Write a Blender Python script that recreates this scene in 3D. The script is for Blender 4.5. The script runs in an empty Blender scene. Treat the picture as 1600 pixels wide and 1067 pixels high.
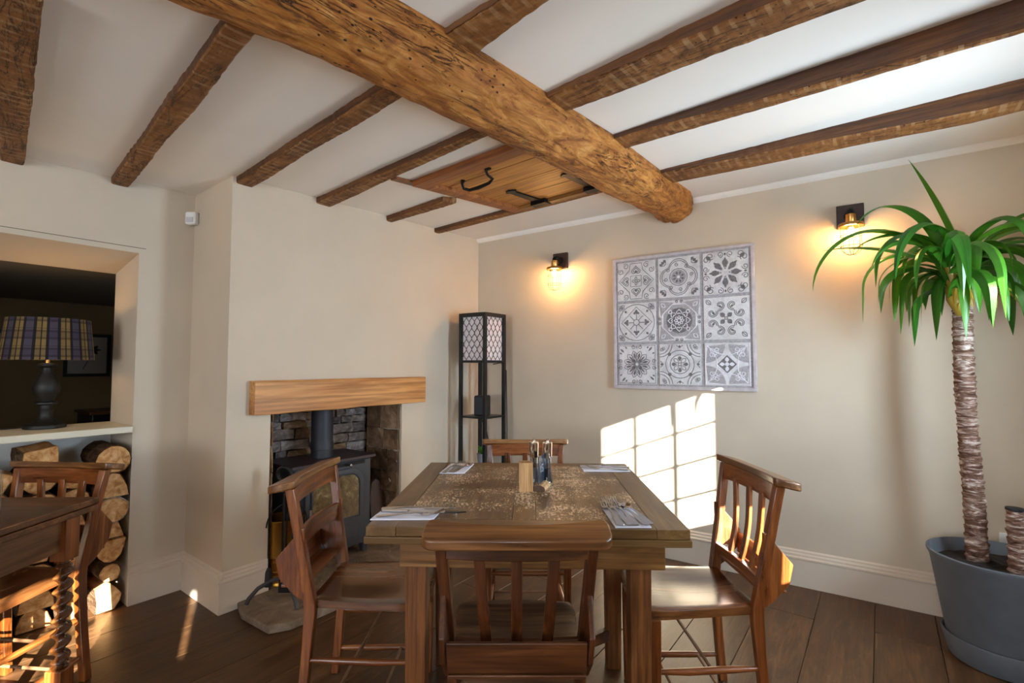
import bpy, math, random
from math import sin, cos, pi, radians
from mathutils import Vector, Matrix, noise
random.seed(7)
R = random.random
def U(a, b): return a + (b - a) * R()

# ---------------------------------------------------------------- camera, light, exposure
sc = bpy.context.scene
COL = sc.collection
cam_d = bpy.data.cameras.new('camera'); cam = bpy.data.objects.new('camera', cam_d); COL.objects.link(cam)
cam.location = (0, 0, 1.24); cam.rotation_euler = (radians(90) + math.atan(37.5 / 770), 0, 0)
cam_d.sensor_width = 36; cam_d.lens = 36 * 770 / 1600; cam_d.clip_start = 0.02
sc.camera = cam
sc.view_settings.view_transform = 'Standard'; sc.view_settings.look = 'None'
sc.view_settings.gamma = 1; sc.view_settings.use_curve_mapping = False
sc.view_settings.exposure = 1.28
sc.cycles.use_denoising = True
sc.cycles.max_bounces = 10; sc.cycles.diffuse_bounces = 6; sc.cycles.transparent_max_bounces = 16
sc.cycles.sample_clamp_indirect = 6

# room frame: corner C, wall_right runs along A_, wall_left (chimney breast) runs along B_, N_ points into the room
C = Vector((-0.283, 4.108, 0)); A_ = Vector((0.834, -0.551, 0)).normalized(); B_ = Vector((-0.599, -0.801, 0)).normalized()
N_ = Vector((0.801, -0.599, 0)).normalized()
NR = Vector((-0.551, -0.834, 0)).normalized()          # normal of wall_right into the room
P = Vector((-1.460, 2.533, 0)); Q = Vector((-1.839, 2.819, 0))
CN = C.dot(N_); AN = Q.dot(N_); WN = 0.806             # plane offsets along N_
def LWp(s, n=0, z=0): v = C + B_ * s + N_ * n; v.z = z; return v
def AWp(s, n=0, z=0): v = Q + B_ * s + N_ * n; v.z = z; return v
def RWp(s, n=0, z=0): v = C + A_ * s + NR * n; v.z = z; return v
W0 = Vector((2.636, 2.18, 0))
def WWp(t, n=0, z=0): v = W0 + B_ * t - N_ * n; v.z = z; return v
def ceil_z(x, y): return 2.2155 + 0.0273 * x + 0.022 * y

w = bpy.data.worlds.new('world'); sc.world = w; w.use_nodes = True
bg = w.node_tree.nodes['Background']; bg.inputs[0].default_value = (0.62, 0.78, 1.0, 1); bg.inputs[1].default_value = 1.0

HS = Vector((-0.48, 0.877, 0)).normalized(); SUN = Vector((HS.x, HS.y, -0.362)).normalized()
ld = bpy.data.lights.new('sun', 'SUN'); ld.energy = 35; ld.angle = radians(0.45); ld.color = (1.0, 0.93, 0.83)
lo = bpy.data.objects.new('sun', ld); COL.objects.link(lo); lo.rotation_euler = (-SUN).to_track_quat('Z', 'Y').to_euler(); lo.location = (3, -4, 4)
def area(name, loc, direction, sx, sy, e, col):
    d = bpy.data.lights.new(name, 'AREA'); d.shape = 'RECTANGLE'; d.size = sx; d.size_y = sy; d.energy = e; d.color = col
    o = bpy.data.objects.new(name, d); COL.objects.link(o); o.location = loc
    o.rotation_euler = (-Vector(direction)).to_track_quat('Z', 'Y').to_euler(); return o
DAY = (0.66, 0.82, 1.0)
area('daylight_window_1', WWp(1.12, -0.10, 1.34), -N_, 0.62, 0.80, 46, DAY)
area('daylight_slot_2', WWp(1.875, -0.09, 1.09), -N_, 0.23, 0.27, 4, DAY)
area('daylight_slot_4', WWp(4.45, -0.09, 1.45), -N_, 0.34, 0.66, 16, DAY)
BW = Q + B_ * 4.6; BE = WWp(6.53); o_ = (BE - BW).normalized(); nn = Vector((-o_.y, o_.x, 0)); nn = nn if nn.dot(-BW) > 0 else -nn
def BWp(s, n=0, z=0): v = BW + o_ * s + nn * n; v.z = z; return v
BS = 2.55      # centre of the window added for fill light behind the camera, along the back wall
area('added_fill_light', BWp(BS, -.13, 1.35), nn + Vector((0, 0, .6)), 1.7, 1.1, 46, (0.90, 0.94, 1.0))  # broad fill for the whole room, set outside the added window

# ---------------------------------------------------------------- mesh helpers
class MB:
    def __init__(s): s.v = []; s.f = []; s.uv = []; s.m = []; s.cur = 0; s.hasuv = False
    def add(s, vs, fs, uvs=None):
        b = len(s.v); s.v += [tuple(v) for v in vs]
        for i, f in enumerate(fs):
            s.f.append([b + k for k in f]); s.m.append(s.cur)
            if uvs: s.uv.append(uvs[i]); s.hasuv = True
            else: s.uv.append([(0, 0)] * len(f))
        return s
    def hexa(s, p):
        return s.add(p, [(0, 3, 2, 1), (4, 5, 6, 7), (0, 1, 5, 4), (1, 2, 6, 5), (2, 3, 7, 6), (3, 0, 4, 7)])
    def box(s, c, d, rz=0.0):
        x, y, z = d[0] / 2, d[1] / 2, d[2] / 2; M = Matrix.Rotation(rz, 3, 'Z'); c = Vector(c)
        return s.hexa([c + M @ Vector(q) for q in ((-x, -y, -z), (x, -y, -z), (x, y, -z), (-x, y, -z), (-x, -y, z), (x, -y, z), (x, y, z), (-x, y, z))])
    def loft(s, secs):                      # [(x,y,z,sx,sy)] rectangles stacked
        vs = []; fs = []
        for (x, y, z, a, b) in secs: vs += [(x - a / 2, y - b / 2, z), (x + a / 2, y - b / 2, z), (x + a / 2, y + b / 2, z), (x - a / 2, y + b / 2, z)]
        n = len(secs)
        for i in range(n - 1):
            for k in range(4): fs.append((i * 4 + k, i * 4 + (k + 1) % 4, i * 4 + 4 + (k + 1) % 4, i * 4 + 4 + k))
        fs += [(3, 2, 1, 0), tuple((n - 1) * 4 + k for k in range(4))]
        return s.add(vs, fs)
    def bar(s, p0, p1, wd, h, up=(0, 0, 1)):
        p0 = Vector(p0); p1 = Vector(p1); d = (p1 - p0).normalized(); u = Vector(up); sd = d.cross(u).normalized(); u = sd.cross(d)
        q = []
        for p in (p0, p1): q += [p - sd * wd / 2 - u * h / 2, p + sd * wd / 2 - u * h / 2, p + sd * wd / 2 + u * h / 2, p - sd * wd / 2 + u * h / 2]
        return s.add(q, [(0, 1, 2, 3), (7, 6, 5, 4), (0, 4, 5, 1), (1, 5, 6, 2), (2, 6, 7, 3), (3, 7, 4, 0)])
    def tube(s, pts, r, n=10, closed=False):
        pts = [Vector(p) for p in pts]; m = len(pts); rs = r if isinstance(r, (list, tuple)) else [r] * m
        vs = []; fs = []; up = None
        for i, p in enumerate(pts):
            if closed: d = pts[(i + 1) % m] - pts[i - 1]
            else: d = pts[min(i + 1, m - 1)] - pts[max(i - 1, 0)]
            d.normalize()
            if up is None: up = Vector((0, 0, 1)) if abs(d.z) < .9 else Vector((1, 0, 0))
            a = d.cross(up)
            if a.length < 1e-5: a = d.cross(Vector((0.3, 1, 0.2)))
            a.normalize(); b = a.cross(d).normalized(); up = b
            for k in range(n): t = 2 * pi * k / n; vs.append(p + (a * cos(t) + b * sin(t)) * rs[i])
        e = m if closed else m - 1
        for i in range(e):
            for k in range(n): fs.append((i * n + k, i * n + (k + 1) % n, ((i + 1) % m) * n + (k + 1) % n, ((i + 1) % m) * n + k))
        if not closed: fs += [tuple(range(n))[::-1], tuple((m - 1) * n + k for k in range(n))]
        return s.add(vs, fs)
    def lathe(s, prof, n=32, c=(0, 0, 0), fn=None, cap=True):
        vs = []; fs = []; uv = []; m = len(prof)
        for i, (r, z) in enumerate(prof):
            for k in range(n):
                t = 2 * pi * k / n; rr = r if fn is None else fn(r, t, z)
                vs.append((c[0] + rr * cos(t), c[1] + rr * sin(t), c[2] + z))
        for i in range(m - 1):
            for k in range(n):
                fs.append((i * n + k, i * n + (k + 1) % n, (i + 1) * n + (k + 1) % n, (i + 1) * n + k))
                uv.append([(k / n, i / (m - 1)), ((k + 1) / n, i / (m - 1)), ((k + 1) / n, (i + 1) / (m - 1)), (k / n, (i + 1) / (m - 1))])
        if cap:
            if prof[0][0] > 1e-5: fs.append(tuple(range(n))[::-1]); uv.append([(0, 0)] * n)
            if prof[-1][0] > 1e-5: fs.append(tuple((m - 1) * n + k for k in range(n))); uv.append([(0, 0)] * n)
        return s.add(vs, fs, uv)
    def prism(s, poly, f0, f1):             # poly of 2D points, f0/f1 map (a,b)->3D
        n = len(poly); vs = [f0(*p) for p in poly] + [f1(*p) for p in poly]
        fs = [tuple(range(n))[::-1], tuple(range(n, 2 * n))] + [(k, (k + 1) % n, n + (k + 1) % n, n + k) for k in range(n)]
        return s.add(vs, fs)
    def sweep(s, prof, p0, p1, nrm):        # profile (out,z) swept between two floor points
        p0 = Vector(p0); p1 = Vector(p1); nrm = Vector(nrm)
        return s.prism(prof, lambda a, b: p0 + nrm * a + Vector((0, 0, b)), lambda a, b: p1 + nrm * a + Vector((0, 0, b)))

def obj(name, mb, mat=None, parent=None, loc=(0, 0, 0), rot=(0, 0, 0), bev=0, smooth=False, seg=2, label=None):
    me = bpy.data.meshes.new(name)
    me.from_pydata([tuple(v) for v in mb.v], [], mb.f)
    if mb.hasuv:
        l = me.uv_layers.new(name='UV').data; i = 0
        for u in mb.uv:
            for c in u: l[i].uv = c; i += 1
    mats = mat if isinstance(mat, (list, tuple)) else [mat]
    for m in mats:
        if m: me.materials.append(m)
    if len(mats) > 1: me.polygons.foreach_set('material_index', mb.m)
    import bmesh
    bm = bmesh.new(); bm.from_mesh(me); bmesh.ops.recalc_face_normals(bm, faces=bm.faces); bm.to_mesh(me); bm.free()
    if smooth:
        me.polygons.foreach_set('use_smooth', [True] * len(me.polygons))
        try: me.set_sharp_from_angle(angle=radians(42))
        except Exception: pass
    o = bpy.data.objects.new(name, me); COL.objects.link(o); o.parent = parent; o.location = loc; o.rotation_euler = rot
    if bev:
        md = o.modifiers.new('bevel', 'BEVEL'); md.width = bev; md.segments = seg; md.limit_method = 'ANGLE'; md.angle_limit = radians(35)
        if smooth is False: pass
    if label: o['label'] = label
    return o
def thing(name, label, cat, loc=(0, 0, 0), rz=0.0, group=None):
    o = bpy.data.objects.new(name, None); COL.objects.link(o); o.location = loc; o.rotation_euler = (0, 0, rz); o.empty_display_size = .1
    o['label'] = label; o['category'] = cat
    if group: o['group'] = group
    return o
def tag(o, label, cat, group=None):
    o['label'] = label; o['category'] = cat
    if group: o['group'] = group
    return o
def struct(o): o['kind'] = 'structure'; return o
def copy_tree(o, parent=None):
    c = o.copy(); COL.objects.link(c); c.parent = parent
    for ch in list(o.children): copy_tree(ch, c)
    return c
def ang(v): return math.atan2(v.y, v.x)

# ---------------------------------------------------------------- materials
def lin(c):
    return tuple(((x / 255) / 12.92 if x / 255 <= 0.04045 else ((x / 255 + 0.055) / 1.055) ** 2.4) for x in c) + (1,)
class M:
    def __init__(s, name, rough=.5, metal=0, spec=None, coat=0):
        s.mat = bpy.data.materials.new(name); s.mat.use_nodes = True; s.nt = s.mat.node_tree; s.b = s.nt.nodes['Principled BSDF']
        s.b.inputs['Roughness'].default_value = rough; s.b.inputs['Metallic'].default_value = metal
        if spec is not None: s.b.inputs['Specular IOR Level'].default_value = spec
        if coat: s.b.inputs['Coat Weight'].default_value = coat; s.b.inputs['Coat Roughness'].default_value = .18
    def n(s, t, **kw):
        nd = s.nt.nodes.new(t)
        for k, v in kw.items():
            if k.startswith('_'): setattr(nd, k[1:], v)
            else:
                key = k.replace('__', ' ')
                if hasattr(v, 'is_linked') or isinstance(v, bpy.types.NodeSocket): s.nt.links.new(v, nd.inputs[key])
                else: nd.inputs[key].default_value = v
        return nd
    def l(s, a, b): s.nt.links.new(a, b)
    def coord(s, scale=(1, 1, 1), rand=True, kind='Object', rot=(0, 0, 0)):
        tc = s.n('ShaderNodeTexCoord'); mp = s.n('ShaderNodeMapping'); mp.inputs['Scale'].default_value = scale; mp.inputs['Rotation'].default_value = rot
        s.l(tc.outputs[kind], mp.inputs['Vector'])
        if rand:
            oi = s.n('ShaderNodeObjectInfo'); mu = s.n('ShaderNodeMath', _operation='MULTIPLY'); s.l(oi.outputs['Random'], mu.inputs[0]); mu.inputs[1].default_value = 37.0
            cb = s.n('ShaderNodeCombineXYZ')
            for k in range(3): s.l(mu.outputs[0], cb.inputs[k])
            ad = s.n('ShaderNodeVectorMath', _operation='ADD'); s.l(tc.outputs[kind], ad.inputs[0]); s.l(cb.outputs[0], ad.inputs[1]); s.l(ad.outputs[0], mp.inputs['Vector'])
        return mp.outputs[0]
    def noise(s, vec, scale=5, detail=5, rough=.55, dist=0):
        return s.n('ShaderNodeTexNoise', Vector=vec, Scale=scale, Detail=detail, Roughness=rough, Distortion=dist).outputs['Fac']
    def vor(s, vec, scale=5, feat='F1'):
        nd = s.n('ShaderNodeTexVoronoi', _feature=feat, Vector=vec, Scale=scale); return nd.outputs['Distance']
    def ramp(s, fac, stops, interp='LINEAR'):
        r = s.n('ShaderNodeValToRGB'); s.l(fac, r.inputs[0]); cr = r.color_ramp; cr.interpolation = interp
        while len(cr.elements) < len(stops): cr.elements.new(.5)
        for e, (p, c) in zip(cr.elements, stops): e.position = p; e.color = c if len(c) == 4 else lin(c)
        return r.outputs[0]
    def mix(s, fac, a, b, mode='MIX'):
        m = s.n('ShaderNodeMix', _data_type='RGBA', _blend_type=mode)
        for k, v in ((0, fac), (6, a), (7, b)):
            if isinstance(v, bpy.types.NodeSocket): s.l(v, m.inputs[k])
            else: m.inputs[k].default_value = v
        return m.outputs[2]
    def math(s, op, a, b=0.0):
        m = s.n('ShaderNodeMath', _operation=op)
        for k, v in ((0, a), (1, b)):
            if isinstance(v, bpy.types.NodeSocket): s.l(v, m.inputs[k])
            else: m.inputs[k].default_value = v
        return m.outputs[0]
    def col(s, c):
        if isinstance(c, bpy.types.NodeSocket): s.l(c, s.b.inputs['Base Color'])
        else: s.b.inputs['Base Color'].default_value = lin(c) if len(c) == 3 else c
        return s
    def bump(s, h, st=.3, dist=.01):
        b = s.n('ShaderNodeBump', Strength=st, Distance=dist); s.l(h, b.inputs['Height']); s.l(b.outputs[0], s.b.inputs['Normal']); return s
K0 = (0, 0, 0, 1); K1 = (1, 1, 1, 1)
def plain(name, c, rough=.5, metal=0, var=.0, bump=0, scale=30, **kw):
    m = M(name, rough, metal, **kw); v = m.coord(rand=False)
    f = m.noise(v, scale, 4)
    a = lin(c); lo_ = tuple(x * (1 - var) for x in a[:3]) + (1,); hi = tuple(min(1, x * (1 + var)) for x in a[:3]) + (1,)
    m.col(m.ramp(f, [(.3, lo_), (.7, hi)]))
    if bump: m.bump(f, bump, .003)
    return m.mat
def wood(name, dark, mid, light, ax='X', rough=.4, grain=1.0, bump=.25, coat=0, stretch=9):
    m = M(name, rough, coat=coat)
    k = {'X': 0, 'Y': 1, 'Z': 2}[ax]
    s1 = [7.0 * grain] * 3; s1[k] /= stretch; s2 = [70.0 * grain] * 3; s2[k] = 2.2 * grain
    v1 = m.coord(tuple(s1)); v2 = m.coord(tuple(s2))
    f = m.noise(v1, 1.6, 6, .6, 1.2); g = m.noise(v2, 1.5, 3, .6)
    base = m.ramp(f, [(.28, dark), (.5, mid), (.72, light)])
    gr = m.ramp(g, [(.36, (.42, .36, .30, 1)), (.58, (1, 1, 1, 1))])
    m.col(m.mix(.75, base, gr, 'MULTIPLY'))
    rr = m.ramp(f, [(.3, (rough * .75,) * 3 + (1,)), (.75, (min(1, rough * 1.3),) * 3 + (1,))]); m.l(rr, m.b.inputs['Roughness'])
    m.bump(g, bump, .002)
    return m.mat
def paint(name, c, var=.04, rough=.7, bump=.12, scale=3.0):
    m = M(name, rough, spec=.3); v = m.coord(rand=False)
    f = m.noise(v, scale, 5); g = m.noise(v, 55, 3); h = m.noise(v, 2.2, 2)
    a = lin(c); lo_ = tuple(x * (1 - var) for x in a[:3]) + (1,); hi = tuple(min(1, x * (1 + var)) for x in a[:3]) + (1,)
    m.col(m.ramp(f, [(.3, lo_), (.7, hi)]))
    s = m.math('ADD', m.math('MULTIPLY', g, .08), h); m.bump(s, bump, .03)
    return m.mat
WALL = paint('cream_plaster', (199, 183, 162)); CEIL = paint('white_ceiling_plaster', (238, 229, 219), .02); NICHE = paint('white_niche_paint', (214, 211, 206), .02)
TRIM = paint('trim_paint', (208, 192, 174), .02, .45, .03)
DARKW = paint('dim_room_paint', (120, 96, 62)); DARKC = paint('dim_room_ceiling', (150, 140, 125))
SILL = paint('sill_paint', (214, 204, 180), .02, .4, .02)
RED_Z = wood('red_brown_wood_z', (66, 30, 9), (120, 62, 22), (162, 98, 44), 'Z', .33, 1.2, .12, .35)
RED_X = wood('red_brown_wood_x', (66, 30, 9), (120, 62, 22), (162, 98, 44), 'X', .33, 1.2, .12, .35)
RED_Y = wood('red_brown_wood_y', (66, 30, 9), (120, 62, 22), (162, 98, 44), 'Y', .33, 1.2, .12, .35)
ROD = plain('worn_rod', (120, 84, 58), .3, var=.2)
SEAT_B = wood('seat_brown', (58, 30, 12), (98, 56, 26), (132, 84, 44), 'Y', .24, .8, .15, .6)
SEAT_D = wood('seat_dark_worn', (58, 36, 20), (100, 68, 42), (136, 102, 70), 'X', .5, .8, .3, .0)
DARK_X = wood('dark_brown_wood_x', (44, 22, 8), (86, 46, 18), (128, 78, 36), 'X', .38, 1.1, .15, .2)
DARK_Z = wood('dark_brown_wood_z', (42, 20, 8), (80, 40, 15), (116, 66, 28), 'Z', .36, 1.1, .15, .25)
APR = wood('apron_wood', (70, 42, 14), (120, 78, 32), (164, 118, 62), 'X', .45, .8, .3)
APR_Y = wood('apron_wood_y', (70, 42, 14), (120, 78, 32), (164, 118, 62), 'Y', .45, .8, .3)
LEGW = wood('table_leg_wood', (74, 40, 14), (120, 70, 28), (152, 100, 48), 'Z', .5, 1.0, .35)
LEDGE = wood('worn_ledge', (66, 36, 14), (116, 72, 32), (158, 110, 60), 'X', .36, 1.0, .15, .2)
OAK = wood('light_oak', (176, 112, 54), (206, 146, 84), (222, 168, 106), 'X', .5, .6, .2)
PINE = wood('hatch_pine', (150, 92, 34), (190, 128, 58), (212, 156, 84), 'X', .5, .7, .15)
PINE_D = wood('hatch_frame_wood', (108, 54, 20), (156, 92, 42), (186, 122, 66), 'X', .5, .7, .2)
BACKR = wood('dark_paddle_wood', (38, 20, 14), (62, 34, 24), (84, 50, 36), 'Z', .5)

def tabletop_mat(name, ax, worn=True):
    m = M(name, .36, spec=.35); k = {'X': 0, 'Y': 1}[ax]
    s1 = [9.0] * 3; s1[k] = 1.2; s2 = [120.0] * 3; s2[k] = 5
    f = m.noise(m.coord(tuple(s1)), 1.4, 5, .6, .8); g = m.noise(m.coord(tuple(s2)), 1.2, 3)
    base = m.ramp(f, [(.3, (82, 56, 28)), (.5, (106, 77, 42)), (.72, (132, 101, 62))])
    if ax == 'Y2': pass
    c = m.mix(.6, base, m.ramp(g, [(.35, (.6, .57, .52, 1)), (.6, K1)]), 'MULTIPLY')
    if worn:
        s3 = [90.0] * 3; s3[k] = 34.0
        a = m.noise(m.coord(tuple(s3)), 1.5, 6, .75, .5); b = m.noise(m.coord((4, 4, 4)), 1.5, 3)
        msk = m.ramp(m.math('ADD', m.math('MULTIPLY', a, .8), m.math('MULTIPLY', b, .42)), [(.650, K0), (.70, K1)])
        c = m.mix(msk, c, lin((214, 188, 156)))
        m.l(m.ramp(msk, [(0, (.34,) * 3 + (1,)), (1, (.6,) * 3 + (1,))]), m.b.inputs['Roughness'])
    m.col(c); m.bump(g, .15, .0015); return m.mat
TOP_Y = tabletop_mat('worn_table_plank', 'Y'); TOP_B = tabletop_mat('table_border_y', 'Y', False); TOP_BX = tabletop_mat('table_border_x', 'X', False)

def floor_mat():
    m = M('dark_oak_floor', .38, spec=.45)
    f = m.noise(m.coord((1.6, 9, 9)), 1.4, 8, .68, 2.2); g = m.noise(m.coord((4, 110, 110)), 1.2, 4); sc_ = m.noise(m.coord((30, 30, 30)), 1.2, 5, .7)
    base = m.ramp(f, [(.25, (48, 30, 17)), (.5, (86, 57, 33)), (.75, (122, 88, 56))])
    c = m.mix(.6, base, m.ramp(g, [(.35, (.6, .56, .5, 1)), (.62, K1)]), 'MULTIPLY')
    c = m.mix(m.ramp(sc_, [(.62, K0), (.8, (.35,) * 3 + (1,))]), c, lin((140, 110, 82)))
    oi = m.n('ShaderNodeObjectInfo'); c = m.mix(.5, c, m.ramp(oi.outputs['Random'], [(0, (.6, .6, .6, 1)), (1, K1)]), 'MULTIPLY')
    m.col(c); m.l(m.ramp(f, [(.2, (.30,) * 3 + (1,)), (.8, (.5,) * 3 + (1,))]), m.b.inputs['Roughness'])
    m.bump(m.math('ADD', g, f), .2, .002); return m.mat
FLOOR = floor_mat()

def oldbeam(name, big):
    m = M(name, .62, spec=.3)
    if big:
        base_c = [(.30, (104, 56, 18)), (.43, (160, 96, 38)), (.56, (188, 124, 56)), (.74, (212, 158, 92))]
        s1 = (3.2, 9, 9); s2 = (9, 70, 70)
    else:
        base_c = [(.25, (92, 54, 24)), (.5, (136, 88, 44)), (.75, (168, 118, 68))]
        s1 = (3.5, 6, 6); s2 = (60, 9, 9)
    f = m.noise(m.coord(s1), 1.6, 9, .66, 2.2); g = m.noise(m.coord(s2), 1.3, 4, .6)
    c = m.mix(.6, m.ramp(f, base_c), m.ramp(g, [(.33, (.5, .42, .32, 1)), (.58, K1)]), 'MULTIPLY')
    # worm holes and pits
    pits = m.vor(m.coord((18, 30, 30) if big else (30, 30, 30)), 1.6)
    pm = m.ramp(m.math('ADD', pits, m.math('MULTIPLY', m.noise(m.coord((3, 3, 3)), 1.2, 3), .35)), [(.25, K1), (.30, K0)])
    c = m.mix(pm, c, lin((52, 26, 10)))
    # long dark shakes / cracks
    cr = m.noise(m.coord((1.6, 13, 13)), 1.3, 7, .65, 1.6)
    cm = m.ramp(m.math('ABSOLUTE', m.math('SUBTRACT', cr, .5)), [(.0, K1), (.022, K0)])
    reg = m.ramp(m.noise(m.coord((1.2, 3, 3)), 1.4, 3), [(.44, K0), (.52, K1)])
    cm2 = m.math('MULTIPLY', cm, reg)
    c = m.mix(cm2, c, lin((46, 24, 10)))
    if not big:
        # paler tool marks and traces of old plaster laths across the joist
        wv = m.n('ShaderNodeTexWave', _bands_direction='X', Vector=m.coord((1, .12, .12)), Scale=7.0, Distortion=3.5, Detail=6.0, Detail__Roughness=.75).outputs['Fac']
        lm = m.math('MULTIPLY', m.ramp(wv, [(.72, K0), (.86, K1)]), m.ramp(m.noise(m.coord((4, 9, 9)), 1.4, 4), [(.46, K0), (.6, K1)]))
        c = m.mix(m.math('MULTIPLY', lm, .45), c, lin((190, 152, 110)))
    gg = m.ramp(m.noise(m.coord((5, 16, 16)), 1.5, 8, .75, 1.5), [(.585, K0), (.65, K1)])
    gg = m.math('MULTIPLY', gg, m.ramp(m.noise(m.coord((.7, 5, 5)), 1.3, 3), [(.50, K0), (.58, K1)])); c = m.mix(m.math('MULTIPLY', gg, .85), c, lin((40, 24, 12)))
    m.col(c)
    h = m.math('SUBTRACT', m.math('ADD', m.math('MULTIPLY', g, .25), f), m.math('ADD', m.math('MULTIPLY', cm2, .5), m.math('MULTIPLY', pm, .5)))
    m.bump(h, .75, .012); return m.mat
BEAM = oldbeam('old_oak_beam', True); JOIST = oldbeam('old_dark_joist', False); JSIDE = wood('shaded_joist_side_wood', (58, 32, 12), (98, 58, 26), (128, 84, 44), 'X', .65, 1.0, .5)  # joist sides lack lath marks; colour also darkened for the shade on them

def stone_mat(name, c, sc1=9):
    m = M(name, .85, spec=.2); v = m.coord((1, 1, 1)); f = m.noise(v, sc1, 8, .7, .8); g = m.noise(v, 45, 4, .7)
    oi = m.n('ShaderNodeObjectInfo')
    b = m.mix(.85, m.ramp(f, c), m.ramp(oi.outputs['Random'], [(0, (.45, .42, .42, 1)), (.5, (.85, .75, .62, 1)), (1, K1)]), 'MULTIPLY')
    m.col(b); m.bump(m.math('ADD', f, m.math('MULTIPLY', g, .4)), .8, .02); return m.mat
STONE = stone_mat('slate_rubble', [(.25, (64, 54, 50)), (.5, (146, 130, 124)), (.75, (212, 204, 200))])
STONE_B = stone_mat('brown_rubble', [(.25, (58, 42, 32)), (.5, (134, 106, 82)), (.75, (196, 166, 136))])
MORT = stone_mat('dark_mortar', [(.3, (24, 18, 14)), (.7, (60, 46, 36))])
HEARTH = stone_mat('hearth_stone', [(.3, (92, 78, 66)), (.55, (134, 118, 102)), (.8, (168, 152, 136))], 6)
CHIP = stone_mat('pale_chips', [(.3, (120, 110, 100)), (.8, (210, 204, 196))], 30)
IRON = plain('black_iron', (20, 18, 18), .45, .6, var=.3, bump=.15, scale=60)
STOVE = plain('stove_grey_iron', (66, 70, 79), .5, .35, var=.08, bump=.06, scale=90)
STOVE_T = plain('stove_top_iron', (58, 48, 52), .42, .4, var=.12, bump=.05, scale=60)
PIPE = plain('flue_iron', (46, 45, 52), .5, .3, var=.1, bump=.04, scale=40)
BLACKP = plain('black_lacquer', (12, 13, 16), .35, var=.1)
BLACKM = plain('black_matt', (20, 20, 24), .7, var=.1)
def sooty_glass():
    m = M('sooty_glass', .12, spec=.6); v = m.coord(rand=False); f = m.noise(v, 14, 8, .75, .6)
    m.col(m.ramp(f, [(.3, (52, 42, 28)), (.55, (120, 102, 72)), (.78, (196, 178, 140))])); return m.mat
SOOT = sooty_glass()
STEEL = plain('polished_steel', (190, 186, 186), .16, 1, var=.04)
CHROME = plain('chrome', (215, 205, 195), .08, 1)
BRASS = plain('aged_brass', (176, 128, 56), .32, 1, var=.15, scale=8)
BRASS_L = plain('lamp_brass', (196, 146, 82), .3, 1, var=.12)
WIREM = plain('cage_wire', (96, 66, 36), .45, .8)
BROWNP = wood('dark_mount_wood', (34, 16, 10), (52, 26, 16), (70, 38, 24), 'X', .5)
NAP = plain('white_napkin', (226, 226, 238), .9, var=.03)
KNIFEH = plain('dark_knife_tip', (34, 26, 22), .4)
WHITEPL = plain('white_plastic', (224, 222, 220), .4)
BOXW = wood('pale_block_wood', (176, 130, 82), (204, 160, 110), (218, 180, 132), 'Z', .5, 1.5, .1)
BOXE = plain('dark_end_grain', (86, 60, 44), .6, var=.25, scale=120)
POTG = plain('grey_fibre_pot', (86, 91, 98), .62, var=.10, bump=.12, scale=14)
SOIL = plain('dark_soil', (26, 17, 12), .95, var=.5, bump=1.0, scale=90)
POTS = plain('small_grey_pot', (120, 122, 130), .7, var=.1)
SPK = plain('speaker_cloth', (44, 42, 44), .9, var=.2, scale=300)
def leaf_mat(name, a, b, c):
    m = M(name, .34, spec=.5); tc = m.n('ShaderNodeTexCoord'); mp = m.n('ShaderNodeMapping'); mp.inputs['Scale'].default_value = (26, .8, 1); m.l(tc.outputs['UV'], mp.inputs['Vector'])
    f = m.noise(mp.outputs[0], 1, 3); oi = m.n('ShaderNodeObjectInfo')
    x = m.mix(.35, m.ramp(f, [(.3, a), (.7, b)]), m.ramp(oi.outputs['Random'], [(0, a), (1, c)])); m.col(x)
    m.b.inputs['Transmission Weight'].default_value = 0
    tr = m.n('ShaderNodeBsdfTranslucent'); m.l(x, tr.inputs[0]); mx = m.n('ShaderNodeMixShader'); mx.inputs[0].default_value = .35
    out = m.nt.nodes['Material Output']; m.l(m.b.outputs[0], mx.inputs[1]); m.l(tr.outputs[0], mx.inputs[2]); m.l(mx.outputs[0], out.inputs[0]); return m.mat
LEAF = leaf_mat('yucca_leaf', (26, 78, 16), (56, 124, 28), (112, 170, 44))
LEAFY = leaf_mat('dry_leaf', (150, 120, 30), (196, 160, 60), (220, 190, 90))
def trunk_mat():
    m = M('ringed_trunk', .8, spec=.2); v = m.coord((1, 1, 1)); f = m.noise(m.coord((14, 14, 60)), 1, 5, .7, 1.0)
    g = m.noise(v, 30, 5, .7)
    m.col(m.ramp(f, [(.34, (64, 40, 30)), (.5, (124, 92, 76)), (.68, (216, 200, 188))])); m.bump(m.math('ADD', f, g), .8, .01); return m.mat
TRUNK = trunk_mat()
def bark_mat(name, st):
    m = M(name, .9, spec=.15); f = m.noise(m.coord((18, 5, 18)), 1.3, 7, .7, 1.2); m.col(m.ramp(f, st)); m.bump(f, 1.0, .02); return m.mat
BARK = bark_mat('brown_bark', [(.3, (34, 22, 14)), (.5, (84, 58, 38)), (.7, (136, 104, 74))])
BIRCH = bark_mat('birch_bark', [(.36, (60, 48, 42)), (.48, (176, 160, 148)), (.7, (216, 206, 196))])
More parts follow.
